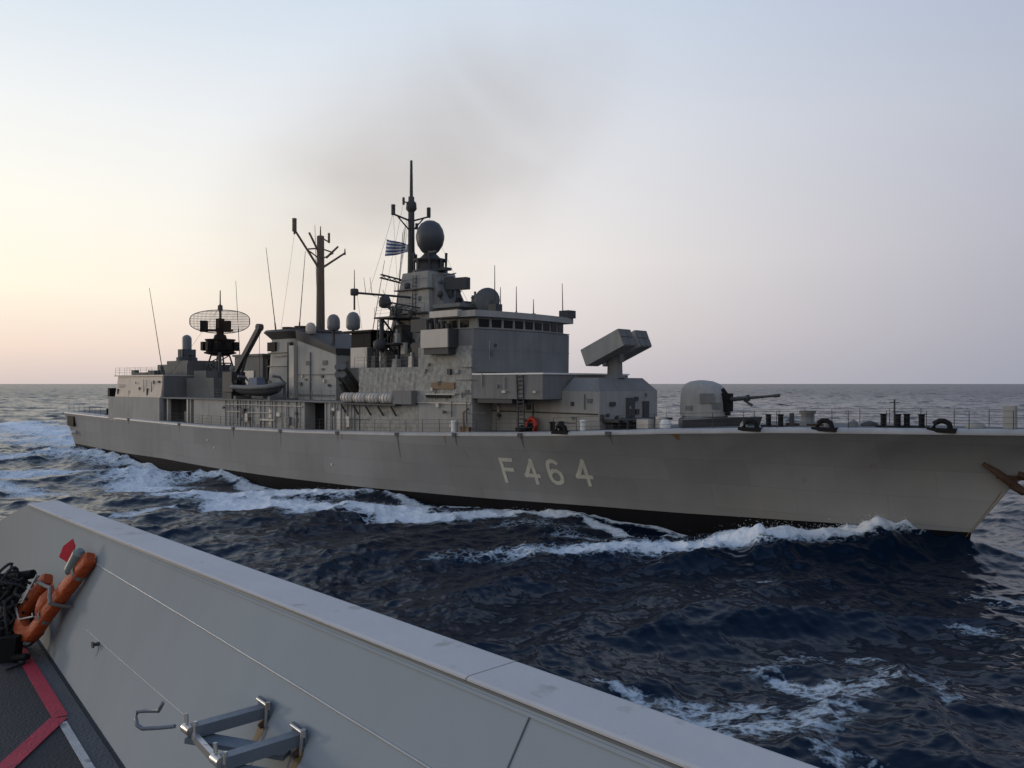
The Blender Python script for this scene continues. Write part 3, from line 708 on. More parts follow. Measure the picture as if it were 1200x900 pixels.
# hull number on both bows
def glyph_strokes(ch):
    return {'F': [[(0,0),(0,1)], [(0,1),(.62,1)], [(0,.54),(.55,.54)]],
            '4': [[(.50,0),(.50,1)], [(.50,1),(.0,.32)], [(.0,.32),(.68,.32)]],
            '6': [[(.58,.86),(.46,.97),(.28,1),(.12,.93),(.03,.78),(0,.55),(0,.28),(.06,.10),(.22,0),(.40,0),(.56,.09),(.62,.28),(.57,.46),(.42,.55),(.22,.55),(.06,.44),(.0,.30)]]}[ch]
for sd in (1, -1):
    lay = (('F', 89.35, 2.50, 1.76), ('4', 91.45, 2.52, 1.78), ('6', 93.65, 2.62, 1.78), ('4', 96.05, 2.70, 1.80))
    for ch, s0, zb, hh in lay:
        m_ = MB()
        for st_ in glyph_strokes(ch):
            pts = []
            for (xa, ya), (xb, yb) in zip(st_[:-1], st_[1:]):
                for k in range(6): pts.append((xa+(xb-xa)*k/6, ya+(yb-ya)*k/6))
            pts.append(st_[-1]); vs = []; hw = .15
            for i, (x_, y_) in enumerate(pts):
                a, b_ = pts[max(0, i-1)], pts[min(len(pts)-1, i+1)]
                tx, ty = (b_[0]-a[0])*hh*.92, (b_[1]-a[1])*hh; l_ = math.hypot(tx, ty) or 1
                nx, ny = -ty/l_*hw, tx/l_*hw
                ex = (-hw*tx/l_ if i == 0 else hw*tx/l_ if i == len(pts)-1 else 0); ey = (-hw*ty/l_ if i == 0 else hw*ty/l_ if i == len(pts)-1 else 0)
                if ch == '6': ex = ey = 0
                for q in (1, -1):
                    ss = (.12+x_*hh*.92+q*nx+ex); ss = s0+(ss if sd == 1 else 1.5-ss); zz = zb+y_*hh+q*ny+ey
                    vs.append((ss, sd*(hull_side(ss, zz)+.022), zz))
            m_.add(vs, [(2*i, 2*i+1, 2*i+3, 2*i+2) if sd == 1 else (2*i+2, 2*i+3, 2*i+1, 2*i) for i in range(len(pts)-1)])
        part(m_, 'hull_number', 'letter')
# anchor in its stem recess, rust stains, stern fairlead and outlet
m_ = MB(); m_.path([(122.9, .9, 5.7), (123.6, .75, 5.2), (124.3, .55, 4.6), (125.1, .12, 4.0)], [.10, .20, .24, .14], 8)
m_.beam((123.5, .55, 4.95), (126.3, .0, 4.9), .22, .22); m_.path([(124.6, .6, 5.2), (125.4, .5, 4.9), (126.2, .15, 4.6), (126.7, -.2, 4.9)], [.16, .22, .24, .1], 8)
m_.path([(124.2, .6, 4.5), (124.8, .42, 4.15), (125.6, .1, 4.25)], [.14, .2, .1], 8)
part(m_, 'anchor', 'rust')
m_ = MB()
for i in range(14):
    z = 1.2+i*.21; s = stem_s(z); w = .10+.16*(i/13)**2
    z2 = z+.21; s2 = stem_s(z2); w2 = .10+.16*((i+1)/13)**2
    m_.add([(s+.03, 0, z), (s2+.03, 0, z2), (s2-w2, hull_side(s2-w2, z2)+.012, z2), (s-w, hull_side(s-w, z)+.012, z)], [(0,1,2,3)])
part(m_, 'rust_streak', 'stain')
for s0, w, h in ((105.3, .30, .42), (70.5, .10, .5), (84.2, .08, .6)):
    m_ = MB(); z = edge(s0)[1]
    m_.add([(s0-w, hull_side(s0-w, z-.03)+.015, z-.03), (s0+w, hull_side(s0+w, z-.03)+.015, z-.03), (s0+w*.4, hull_side(s0, z-h)+.015, z-h), (s0-w*.3, hull_side(s0, z-h*1.2)+.015, z-h*1.2)], [(3,2,1,0)]); part(m_, 'rust_streak', 'stain')
m_ = MB(); m_.box(1.9, 4.2, 5.9, 6.28, 4.05, 5.5); part(m_, 'stern_fairlead', 'black')
m_ = MB(); m_.tube((3.8, 5.85, 3.2), (3.8, 6.5, 3.1), .30, .28, 12); part(m_, 'outlet', 'white')
for s0, z0 in ((45.2, 3.9), (46.6, 3.1), (68.5, 2.6)):
    m_ = MB(); m_.tube((s0, 6.7, z0), (s0, hull_side(s0, z0)+.06, z0), .12, .12, 8); part(m_, 'outlet', 'light')

# ---- hangar and after deckhouse
m_ = MB(); m_.box(17.4, 32.4, -6.72, 6.72, 5.3, 8.55); part(m_, 'deckhouse_wall', 'grey')
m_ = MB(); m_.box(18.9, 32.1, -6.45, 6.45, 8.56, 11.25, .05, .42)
m_.box(23, 23.08, 6.30, 6.47, 8.6, 9.4); hangar = part(m_, 'hangar', 'warm_lit')
m_ = MB(); m_.box(18.0, 32.3, -6.2, 6.2, 11.255, 11.40); m_.box(16.6, 19.0, -4, 5.6, 11.3, 11.46); part(m_, 'roof', 'light', hangar)
for s0, z0, w, h in ((19.6, 8.9, .2, .7), (28.3, 8.8, .18, .9), (31.2, 10.4, .3, .25)):
    m_ = MB(); m_.box(s0, s0+w, 6.2, 6.46-.16*(z0-8.56)/2.7+.05, z0, z0+h); part(m_, 'fitting', 'dark', hangar)
m_ = MB(); m_.box(16.9, 17.5, 3.5, 6.6, 8.4, 9.7); part(m_, 'fitting', 'black')
m_ = MB()                                       # front of the hangar, its deep shade put into the grey
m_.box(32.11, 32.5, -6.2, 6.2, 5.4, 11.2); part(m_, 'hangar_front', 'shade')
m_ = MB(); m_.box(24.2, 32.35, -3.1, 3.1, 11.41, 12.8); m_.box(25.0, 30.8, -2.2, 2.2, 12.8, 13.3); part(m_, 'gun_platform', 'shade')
m_ = MB()
m_.lathe((26.2, 0, 13.3), [(1.35,0),(1.35,.5),(1.0,.6),(1.0,1.5),(.72,1.55),(.6,1.6)], 16); gunb = part(m_, 'close_in_gun', 'dark')
m_ = MB(); m_.lathe((26.2, 0, 14.8), [(.62,0),(.62,1.45),(.58,1.7),(.42,1.93),(.18,2.05),(.02,2.08)], 18); part(m_, 'radome', 'radome', gunb)
m_ = MB(); m_.box(25.55, 26.85, -.95, .95, 13.7, 14.9); m_.tube((26.8, 0, 14.1), (28.4, 0, 14.2), .16, .13, 10); part(m_, 'barrel', 'dark', gunb)
# boats, lockers and posts in the passage; its shade is put into the dark wall
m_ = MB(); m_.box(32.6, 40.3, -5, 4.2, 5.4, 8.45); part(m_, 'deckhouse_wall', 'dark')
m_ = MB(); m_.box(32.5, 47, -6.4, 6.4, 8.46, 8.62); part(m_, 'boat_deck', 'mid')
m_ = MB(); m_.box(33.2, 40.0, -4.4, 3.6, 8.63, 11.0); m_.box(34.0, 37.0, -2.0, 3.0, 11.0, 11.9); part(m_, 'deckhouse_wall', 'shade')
for s0, p0, w, z1, mat in ((33.3, 6.1, .30, 8.46, 'light'), (38.4, 6.1, .22, 8.46, 'light'), (39.2, 6.1, .22, 8.46, 'grey'), (43.8, 6.2, .2, 8.46, 'light'), (36.0, 5.2, .9, 6.9, 'mid'), (41.3, 5.6, .7, 7.2, 'grey')):
    m_ = MB(); m_.box(s0, s0+w, p0-.3, p0+.1, 5.5, z1); part(m_, 'post' if z1 > 8 else 'locker', mat)
# radar tower: lattice legs, turntable and a long open mesh reflector
m_ = MB(); c = 35.0
for a in (-1, 1):
    for e in (-1, 1): m_.tube((c+a*1.5, e*1.5, 10.9), (c+a*.8, e*.8, 14.0), .13, .10)
for z, q in ((11.6, 1.35), (12.9, 1.05), (13.9, .82)):
    m_.path([(c-q,-q,z),(c+q,-q,z),(c+q,q,z),(c-q,q,z)], .07, 5, True)
for e in (-1, 1):
    m_.tube((c-1.35, e*1.35, 11.6), (c+1.0, e*1.0, 12.9), .07); m_.tube((c+1.35, e*1.35, 11.6), (c-1.0, e*1.0, 12.9), .07)
    m_.tube((c+e*1.35, -1.35, 11.6), (c+e*1.0, 1.0, 12.9), .07); m_.tube((c+e*1.05, 1.05, 12.9), (c+e*.82, -.82, 13.9), .07)
m_.tube((c+2.1, 1.2, 10.9), (c+1.7, 1.0, 14.2), .22); part(m_, 'radar_tower', 'dark')
m_ = MB(); m_.lathe((c, 0, 14.0), [(1.4,0),(2.0,.15),(2.0,.3),(1.75,.35),(1.75,1.75),(1.9,1.8),(1.9,1.95),(.9,2.0)], 14)
for k in range(10):
    a = k*math.pi/5; m_.box(c+2.0*math.cos(a)-.3, c+2.0*math.cos(a)+.3, 2.0*math.sin(a)-.3, 2.0*math.sin(a)+.3, 14.5, 15.6)
part(m_, 'radar_drum', 'black')
m_ = MB(); m_.lathe((c, 0, 16.0), [(.85,0),(.7,.5),(.45,.6),(.45,1.0)], 12); ped = part(m_, 'radar_pedestal', 'black')
th_ = R(-48); ax = Vector((math.cos(th_), math.sin(th_), 0)); fw = Vector((-math.sin(th_), math.cos(th_), 0))   # reflector axis and facing
def refl(u, h):
    return Vector((c, 0, 18.25))+ax*u+fw*(.08*u*u+.14*h*h-.9)+Vector((0,0,h))
def hmax(u): return 1.5*math.sqrt(max(0, 1-(u/3.75)**2))**.75
m_ = MB()
for k in range(-24, 25):
    u = k*.151; h = hmax(u)
    if h > .1: m_.path([refl(u, -h+2*h*i/5) for i in range(6)], .030, 4)
for h in np.linspace(-1.3, 1.3, 9):
    us = [u for u in np.linspace(-3.7, 3.7, 25) if hmax(u) >= abs(h)]
    if len(us) > 1: m_.path([refl(u, h) for u in us], .022, 4)
m_.path([refl(3.72*math.cos(a), hmax(3.72*math.cos(a))*(1 if math.sin(a) > 0 else -1)) for a in np.linspace(.02, 2*math.pi-.02, 50)], .055, 5, True)
part(m_, 'mesh_reflector', 'mid', ped)
m_ = MB(); m_.box(c-.4, c+.4, -.4, .4, 16.9, 18.6)
for u in (-2.0, .9): 
    q = Vector((c, 0, 17.6))+ax*u+fw*.1; m_.obox(q, ax*.42, fw*.3, Vector((0,0,.72)))
m_.beam((c, 0, 17.2), tuple(Vector((c, 0, 17.2))+fw*2.0), .2, .2); m_.beam(tuple(Vector((c,0,17.1))-ax*2.3), tuple(Vector((c,0,17.1))+ax*1.6), .2, .25)
part(m_, 'feed_horn', 'black', ped)
m_ = MB(); m_.tube((c, 0, 18.6), (c, 0, 20.4), .16, .14); m_.tube((c, 0, 19.6), (c, 0, 20.3), .34, .30); m_.tube((c, 0, 20.4), (c, 0, 22.2), .09, .06); part(m_, 'pole', 'dark', ped)

# ---- main deckhouse: side plating with frames, doors, pipes
def wall_ribs(m_, s0, s1, p, z0, z1, step, d=.10, w=.14):
    s = s0
    while s < s1:
        m_.box(s, s+w*random.uniform(.6, 1.6), p-.02, p+d*random.uniform(.7, 1.5), z0, z1); s += step*random.uniform(.5, 1.5)
m_ = MB(); m_.box(40.31, 63.0, -6.3, 6.3, 5.4, 8.45); m_.box(66.4, 71.8, -6.3, 6.3, 5.5, 8.45); m_.box(63.0, 66.4, -5.0, 5.0, 5.5, 8.45)
wall_ribs(m_, 47.6, 62.6, 6.3, 5.5, 8.44, 1.0); wall_ribs(m_, 66.6, 71.5, 6.3, 5.6, 8.44, .8)
wall = part(m_, 'deckhouse_wall', 'grey')
m_ = MB(); m_.box(63.05, 66.35, 5.005, 5.06, 5.6, 8.3); part(m_, 'door_recess', 'black', wall)  # black sheet on the back wall: recess shade put into its colour
m_ = MB(); m_.box(39.9, 80.0, -6.55, 6.55, 8.455, 8.60); part(m_, 'boat_deck', 'mid')
for s0 in (49.4, 54.2, 56.6, 61.2, 68.4):
    m_ = MB(); m_.box(s0, s0+.62, 6.29, 6.37, 5.9, 7.7); m_.box(s0+.5, s0+.56, 6.37, 6.41, 6.7, 6.85); part(m_, 'door', random.choice(['mid', 'light', 'grey']), wall)
for s0, z0, w, h, mat in ((51.2, 7.1, .8, .5, 'dark'), (58.4, 6.9, .6, .4, 'light'), (55.3, 6.4, 2.6, .18, 'light'), (52.3, 6.2, .45, .9, 'light'), (60.2, 6.1, .5, .8, 'mid'), (70.2, 6.2, .5, 1.0, 'light')):
    m_ = MB(); m_.box(s0, s0+w, 6.3, 6.62, z0, z0+h); part(m_, 'locker', mat, wall)
for s0 in (48.6, 53.3, 57.6, 59.9, 67.4, 69.6):
    m_ = MB(); m_.tube((s0, 6.42, 5.6), (s0, 6.42, 8.4), .06, .06, 6); part(m_, 'pipe', 'light', wall)
for s1, z0 in ((62.8, 8.0), (57, 7.2)):
    m_ = MB(); m_.tube((48, 6.44, z0), (s1, 6.44, z0), .05, .05, 6); part(m_, 'pipe', 'light', wall)
# crane and boat station
m_ = MB(); m_.lathe((48.2, 5.6, 5.6), [(.55,0),(.5,2.8),(.42,6.2),(.5,6.4),(.3,6.7)], 12); crane = part(m_, 'crane', 'shade')
m_ = MB(); m_.beam((48.4, 5.6, 11.4), (53.6, 5.6, 16.4), .5, .55); m_.tube((53.5, 5.3, 16.4), (53.5, 5.9, 16.4), .38, .38, 12)
m_.tube((48.4, 5.4, 9.2), (50.6, 5.5, 13.2), .15, .15, 8); part(m_, 'boom', 'dark', crane)
m_ = MB(); m_.box(46.9, 48.9, 4.6, 6.3, 8.6, 11.6); m_.box(47.5, 49.6, 4.9, 6.6, 9.4, 10.4); part(m_, 'cab', 'dark', crane)
m_ = MB(); m_.tube((53.5, 5.6, 16.2), (53.5, 5.6, 10.6), .025, .025, 5); part(m_, 'cable', 'black', crane)
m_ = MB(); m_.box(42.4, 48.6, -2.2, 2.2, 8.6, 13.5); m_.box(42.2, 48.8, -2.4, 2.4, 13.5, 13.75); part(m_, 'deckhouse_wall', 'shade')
m_ = MB(); m_.box(44.0, 46.8, 2.2, 2.3, 9.8, 11.8); part(m_, 'vent', 'light')
for s0 in (50.6, 57.4):
    m_ = MB(); m_.path([(s0, 5.0, 8.6), (s0, 5.0, 10.4), (s0, 5.6, 11.0), (s0, 6.5, 11.1)], .14, 8); m_.box(s0-.2, s0+.2, 5.3, 6.9, 8.6, 8.95); part(m_, 'davit', 'mid')
# ---- funnel with its flared cap
def rfoot(s0, s1, p, r, k=6):
    pts = []
    for cs, cp, a0 in ((s1-r, p-r, 0), (s0+r, p-r, 90), (s0+r, -p+r, 180), (s1-r, -p+r, 270)):
        for i in range(k+1):
            a = R(a0+90*i/k); pts.append((cs+r*math.cos(a), cp+r*math.sin(a)))
    return pts
def smooth_prism(m_, f0, z0, f1, z1, capb=True):
    n = len(f0); vs = [(x,y,z0) for x,y in f0]+[(x,y,z1) for x,y in f1]
    m_.add(vs, [(k,(k+1)%n,n+(k+1)%n,n+k) for k in range(n)], True)
    m_.add(vs, [tuple(range(n-1,-1,-1)), tuple(range(n,2*n))]); return m_
m_ = MB(); smooth_prism(m_, rfoot(50.0, 57.2, 3.45, 2.2), 8.6, rfoot(50.5, 57.0, 3.1, 2.0), 15.2)
for z in (10.4, 12.2, 13.7): smooth_prism(m_, rfoot(49.95, 57.2, 3.42, 2.2), z, rfoot(49.95, 57.2, 3.42, 2.2), z+.07)
m_.hexa([(57.21,-3.2,8.6),(64.0,-3.2,8.6),(64.0,3.2,8.6),(57.21,3.2,8.6)], [(57.21,-3.2,14.95),(64.0,-3.2,13.24),(64.0,3.2,13.24),(57.21,3.2,14.95)]); funnel = part(m_, 'funnel', 'funnel')
m_ = MB(); smooth_prism(m_, rfoot(50.5, 57.0, 3.1, 2.0), 15.201, rfoot(49.6, 57.6, 3.7, 2.2), 16.0); smooth_prism(m_, rfoot(49.6, 57.6, 3.7, 2.2), 16.0, rfoot(49.8, 57.4, 3.5, 2.1), 16.25)
m_.hexa([(57.0,-3.25,15.0),(64.1,-3.25,13.25),(64.1,3.25,13.25),(57.0,3.25,15.0)], [(57.0,-3.4,16.05),(64.2,-3.4,13.9),(64.2,3.4,13.9),(57.0,3.4,16.05)])
part(m_, 'funnel_cap', 'dark', funnel)
m_ = MB()
for s0, p0, r0 in ((52, 1, .7), (52, -1, .7), (54.6, 1, .8), (54.6, -1, .8)): m_.lathe((s0, p0, 16.2), [(r0,0),(r0,.5),(r0*.85,.5),(r0*.8,.2)], 14)
part(m_, 'exhaust_pipe', 'black', funnel)
m_ = MB(); m_.box(51.4, 53.0, 3.05, 3.36, 13.9, 14.9, 0, 0); part(m_, 'vent', 'black', funnel); m_ = MB(); m_.box(49.85, 50.3, 1.2, 2.6, 10.8, 13); part(m_, 'vent', 'black', funnel)
m_ = MB(); m_.box(56.0, 56.9, 3.0, 3.55, 8.7, 14.4); part(m_, 'casing', 'light', funnel)
m_ = MB(); m_.box(55.4, 55.95, 3.0, 3.4, 8.7, 14.8); part(m_, 'casing', 'dark', funnel)
for a, b_, z0, z1 in ((.6, 1.9, 10.6, 12.6), (-2.3, -1.2, 9, 11)):
    m_ = MB(); m_.box(64.01, 64.15, a, b_, z0, z1); part(m_, 'vent', 'black', funnel)
m_ = MB(); m_.box(57.3, 63.8, 3.205, 3.28, 9.0, 9.15); m_.box(57.3, 63.8, 3.205, 3.28, 11.2, 11.3); m_.tube((59.6, 3.3, 8.6), (59.6, 3.3, 13.6), .08); part(m_, 'pipe', 'mid', funnel)
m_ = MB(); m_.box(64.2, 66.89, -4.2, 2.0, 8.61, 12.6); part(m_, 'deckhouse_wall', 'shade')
# funnel mast with its V of aerial arms
m_ = MB(); m_.lathe((56.75, 0, 13.6), [(.52,0),(.46,5),(.42,9),(.40,13.0),(.30,13.05)], 12); m_.tube((57.2, .15, 13.6), (57.2, .15, 24.0), .13, .10, 6); pm = part(m_, 'aerial_mast', 'dark')
m_ = MB()
for e, hh, tip in ((1, 26.9, 3.35), (-1, 25.1, 3.3), (.55, 26.7, 1.9), (-.55, 25.6, 1.9)):
    sg = 1 if e > 0 else -1; so = 0 if abs(e) == 1 else .6
    m_.tube((56.75+so, sg*.35, 23.2 if abs(e) == 1 else 24.2), (56.75+so, sg*tip, hh), .13, .11, 6)
    if abs(e) == 1: m_.tube((56.75, sg*.35, 24.2), (56.75, sg*1.7, 24.9), .08, .08, 5); m_.tube((56.75, sg*.4, 25.2), (56.75, sg*1.6, 25.0), .09, .09, 5)
m_.tube((56.75, 3.35, 26.7), (56.75, 3.35, 28.1), .24, .24, 8); m_.tube((56.75, 3.35, 26.4), (56.75, 3.35, 26.8), .12, .12, 6); m_.tube((56.75, 0, 26.6), (56.75, 0, 27.7), .10, .05, 6)
m_.tube((57.2, -.8, 25.9), (57.2, -.8, 27.0), .14, .14, 6); m_.tube((56.75, 0, 26.5), (57.2, -.8, 26.0), .08, .08, 5); m_.tube((56.75,-3.3,24.9), (56.75,-3.3,25.6), .12,.06,6)
part(m_, 'aerial_arm', 'dark', pm)
def dome(s, p, z, r, h, zb, mat):
    m2 = MB(); m2.lathe((s, p, z), [(r*.72,0),(r*.98,.12*h),(r,.3*h),(r,.55*h),(r*.9,.75*h),(r*.6,.93*h),(r*.2,h)], 16); o = part(m2, 'radome', mat)
    m2 = MB(); m2.tube((s, p, zb), (s, p, z), .16, .16, 8); m2.tube((s-.5,p-.3,zb), (s, p, z-.1), .05,.05,5); m2.tube((s+.5,p+.3,zb), (s, p, z-.1), .05,.05,5); part(m2, 'post', 'dark', o); return o
dome(62.6, 2.5, 15.85, .68, 1.65, 14.2, 'radome'); dome(65.0, 1.8, 15.8, .72, 1.85, 12.6, 'radome'); dome(58.4, 2.4, 15.6, .55, 1.25, 15.0, 'light')
# ---- midships block: light box, searchlight deck, quilted screens
m_ = MB(); m_.box(68.8, 71.3, 2.6, 5.0, 11.8, 13.75); part(m_, 'deck_locker', 'light')
m_ = MB(); m_.box(71.31, 71.4, 2.6, 5.0, 11.8, 13.7); m_.box(66.9, 72.5, -4.8, 2.59, 8.6, 13.6); part(m_, 'deckhouse_wall', 'shade')  # thin sheet on the light box's front has its shade in the colour
m_ = MB(); m_.box(68.4, 71.4, 1.6, 4.6, 13.76, 15.2); m_.box(67.6, 72.0, 1.2, 5.0, 15.2, 15.4); part(m_, 'director', 'black')
m_ = MB()                                         # quilted side screen, wavy cloth
nx_, nz_ = 34, 14; vs = []
for i in range(nx_+1):
    for j in range(nz_+1):
        s = 71.8+8.35*i/nx_; z = 8.6+3.15*j/nz_
        vs.append((s, 6.30+.07*math.sin(i*1.7+j*.9)*math.sin(j*1.3-.4*i)+.03*random.random(), z))
fs = [(i*(nz_+1)+j, (i+1)*(nz_+1)+j, (i+1)*(nz_+1)+j+1, i*(nz_+1)+j+1) for i in range(nx_) for j in range(nz_)]
m_.add(vs, fs, False); part(m_, 'side_screen', 'tarp')
m_ = MB(); m_.box(71.81, 80.1, -6.2, 6.2, 5.6, 8.6); m_.box(71.81, 80.1, -6.2, 6.2, 8.601, 11.7); part(m_, 'deckhouse_wall', 'grey')
m_ = MB(); m_.box(71.9, 80.0, 6.203, 6.24, 5.7, 8.5); part(m_, 'side_screen', 'tarp')
m_ = MB()                                         # slanting canisters before the funnel
for k in range(2): 
    for q in range(2): m_.tube((65.6+q*.75, 2.2, 9.1+k*.75-q*.05), (68.4+q*.75, 6.2, 11.2+k*.75), .36, .36, 10)
m_.beam((66.2, 3.2, 8.6), (68.0, 5.6, 10.4), .3, .3); part(m_, 'missile_canister', 'shade')
m_ = MB(); m_.box(69.4, 77.8, 6.1, 7.0, 8.35, 8.5); m_.box(69.4, 77.8, 6.2, 6.4, 8.5, 9.1)
for k in range(5): m_.beam((69.9+k*1.8, 6.25, 7.4), (69.9+k*1.8, 6.95, 8.35), .12, .12)
part(m_, 'raft_cradle', 'dark')
m_ = MB(); m_.box(77.5, 80.0, 6.2, 7.0, 8.5, 9.7); part(m_, 'deck_locker', 'mid')
for k, s0 in enumerate((70.0, 71.9, 73.8, 75.7)):
    w_ = ('aftmost', 'second aftmost', 'second foremost', 'foremost')[k]
    r_ = empty('life_raft_canister', tuple(Matrix.Rotation(-TH, 3, 'Z') @ Vector((s0+.8, -6.75, 8.5)) + Vector((SX, SY, 0))), -TH)
    tag(r_, f'{w_} of the four pale life raft canisters in a row along the frigate side', 'life raft', 'life raft canisters along the frigate side')
    if k == 0:
        m_ = MB(); m_.lathe((-.80, 0, .50), [(.12,0),(.38,.05),(.48,.16),(.48,1.46),(.38,1.58),(.12,1.63)], 14, 'x'); raft_shell = m_.build('shell', M['light'], r_)
        m_ = MB()
        for x in (-.45, 0, .45): m_.lathe((x-.03, 0, .50), [(.48,0),(.495,.0),(.495,.06),(.48,.06)], 14, 'x')
        raft_band = m_.build('band', M['dark'], r_)
    else:
        for o in (raft_shell, raft_band): c_ = o.copy(); COL.objects.link(c_); c_.parent = r_
# ---- mast tower
m_ = MB(); m_.hexa([(71.3,-2.25,15.0),(77.2,-2.25,15.0),(77.2,2.25,15.0),(71.3,2.25,15.0)], [(72.7,-1.75,20.9),(76.3,-1.75,20.9),(76.3,1.75,20.9),(72.7,1.75,20.9)])
m_.box(71.2, 77.3, -2.25, 2.25, 11.7, 15.0); tower = part(m_, 'mast_tower', 'grey')
m_ = MB(); m_.hexa([(76.0,-1.6,17.6),(78.2,-1.5,17.6),(78.2,1.5,17.6),(76.0,1.6,17.6)], [(75.9,-1.3,20.6),(76.6,-1.2,20.6),(76.6,1.2,20.6),(75.9,1.3,20.6)]); m_.box(77.2, 80.8, -2.0, 2.0, 17.25, 17.6)
m_.hexa([(77.2,-1.0,15.2),(77.6,-1.0,15.2),(77.6,1.0,15.2),(77.2,1.0,15.2)], [(77.0,-1.6,17.24),(80.4,-1.6,17.24),(80.4,1.6,17.24),(77.0,1.6,17.24)])
part(m_, 'radar_platform', 'mid', tower)
m_ = MB(); m_.lathe((74.7, 0, 20.9), [(1.7,0),(1.7,.25),(1.35,.3),(1.35,1.1),(1.6,1.2),(1.6,1.35),(1.1,1.4),(.6,1.9),(.5,2.1)], 16)
for k in range(8):
    a = k*math.pi/4; m_.tube((74.7+1.5*math.cos(a), 1.5*math.sin(a), 21.1), (74.7+1.55*math.cos(a), 1.55*math.sin(a), 22.9 if k % 2 else 22.2), .10, .14, 6); m_.tube((74.7+1.5*math.cos(a), 1.5*math.sin(a), 22.0), (74.7+.5*math.cos(a), .5*math.sin(a), 22.6), .07, .07, 5)
m_.box(76.0, 77.4, -.3, .5, 21.0, 21.25); m_.box(75.9, 76.9, 1.0, 1.3, 22.6, 22.8); part(m_, 'director_base', 'dark', tower)
m_ = MB(); m_.lathe((74.7, 0, 22.8), [(.55,0),(.85,.25),(1.22,.82),(1.37,1.45),(1.37,1.8),(1.22,2.4),(.9,2.9),(.45,3.17),(.05,3.25)], 22); part(m_, 'egg_radome', 'egg', tower)
m_ = MB(); m_.lathe((71.95, 0, 11.7), [(.42,0),(.40,9),(.34,12),(.30,17.0),(.18,17.05)], 10); m_.tube((71.95, 0, 28.7), (71.95, 0, 32.3), .17, .12, 8); m_.lathe((71.95,0,27.2), [(.3,0),(.55,.3),(.5,.9),(.3,1.1)], 10)
m_.tube((72.3, .25, 15), (72.3, .25, 27), .07, .07, 5); pole = part(m_, 'pole_mast', 'dark')
m_ = MB()
for sg, z1 in ((1, 26.7), (-1, 27.1)):
    m_.tube((71.95, 0, 26.3), (71.95, sg*2.35, z1), .10, .09, 6); m_.tube((71.95, 0, 25.2), (71.95, sg*1.7, z1-.2), .08, .07, 5); m_.tube((71.95, sg*2.3, z1-.1), (71.95, sg*2.3, z1+.9), .20, .20, 8)
m_.tube((71.95, 0, 28.0), (71.95, 1.0, 28.1), .07, .07, 5); m_.tube((71.95, 1.0, 27.8), (71.95, 1.0, 28.5), .13, .13, 6); m_.tube((71.95, -.7, 25.6), (71.95, -.7, 26.2), .16, .16, 6)
m_.tube((71.95, 0, 22.6), (71.95, -.6, 22.6), .06, .06, 5); m_.tube((71.95, -.6, 22.3), (71.95, -.6, 23.1), .14, .14, 6)
part(m_, 'yardarm', 'dark', pole)
m_ = MB()                                         # long signal yard with lamps and aerials
m_.tube((74.0, -6.5, 18.6), (74.0, 8.4, 18.45), .12, .11, 6)
m_.lathe((74.0, 8.5, 18.2), [(.32,0),(.38,.1),(.38,.5),(.3,.6)], 10); m_.tube((74.0, 8.5, 18.7), (74.0, 8.5, 20.5), .05, .03, 5); m_.tube((74.0, 8.5, 16.9), (74.0, 8.5, 18.3), .09, .09, 6)
for p_, h_ in ((7.2, 1.4), (6.5, 1.5), (5.0, .5)): m_.tube((74.0, p_, 18.4), (74.0, p_+.25, 18.5+h_), .035, .02, 4)
m_.lathe((74.0, 5.0, 17.3), [(.3,0),(.55,.15),(.6,.6),(.45,1.0),(.2,1.15)], 12); m_.tube((74.0, 5.0, 18.3), (74.0, 5.0, 18.6), .08, .08, 6)
m_.tube((74.0, 5.0, 17.6), (74.0, 3.0, 16.4), .09, .09, 5)
part(m_, 'signal_yard', 'dark', tower)
m_ = MB()                                         # sensor platforms on the starboard side of the tower
m_.box(72.6, 75.6, 1.6, 5.2, 16.35, 16.5); m_.box(72.9, 75.3, 1.8, 5.0, 13.9, 14.05); m_.tube((73.4, 4.9, 13.2), (73.4, 4.9, 16.4), .22, .22, 8); m_.lathe((73.4, 5.1, 13.4), [(.3,0),(.65,.2),(.65,.8),(.3,1.0)], 10)
for a, b_ in (((73, 2, 14), (73.2, 4.6, 16.3)), ((75, 2, 14), (75, 4.6, 16.3)), ((73, 4.6, 14), (73, 2, 16.3)), ((74, 2.0, 11.7), (73.6, 4.4, 13.9)), ((75, 3.2, 11.7), (75, 3.2, 13.9)), ((73.2, 2.6, 11.7), (73.2, 2.6, 16.3)), ((76, 3.2, 11.7), (76, 2.0, 16.3))): m_.tube(a, b_, .10, .10, 5)
m_.box(73.5, 74.7, 2.1, 3.6, 14.1, 15.8); m_.tube((75.6, 3.3, 16.5), (75.6, 3.3, 17.1), .2, .2, 8)
part(m_, 'sensor_platform', 'dark', tower)
m_ = MB(); m_.box(75.0, 75.55, 3.6, 3.95, 11.7, 14.1); m_.tube((72.8, 4.2, 11.7), (72.8, 4.2, 13.4), .42, .40, 10); part(m_, 'ventilator', 'light')
m_ = MB(); m_.box(76.2, 77.5, 3.2, 5.0, 11.7, 13.0); m_.box(78.2, 79.3, 3.4, 5.4, 11.7, 13.9); m_.tube((77.8,4.6,11.7),(77.8,4.6,13.3),.16,.16,6); m_.lathe((77.8,4.6,13.3),[(.2,0),(.45,.2),(.45,.5),(.2,.7)],10); part(m_, 'deck_fitting', 'dark')
for q in range(6):
    m_ = MB(); m_.tube((71.95+random.uniform(-.1,.1), .4+.15*q, 26.6-.3*q), (72.5+.8*q, 3.4+.55*q, 12.2), .018, .018, 4); part(m_, 'halyard', 'black', pole)
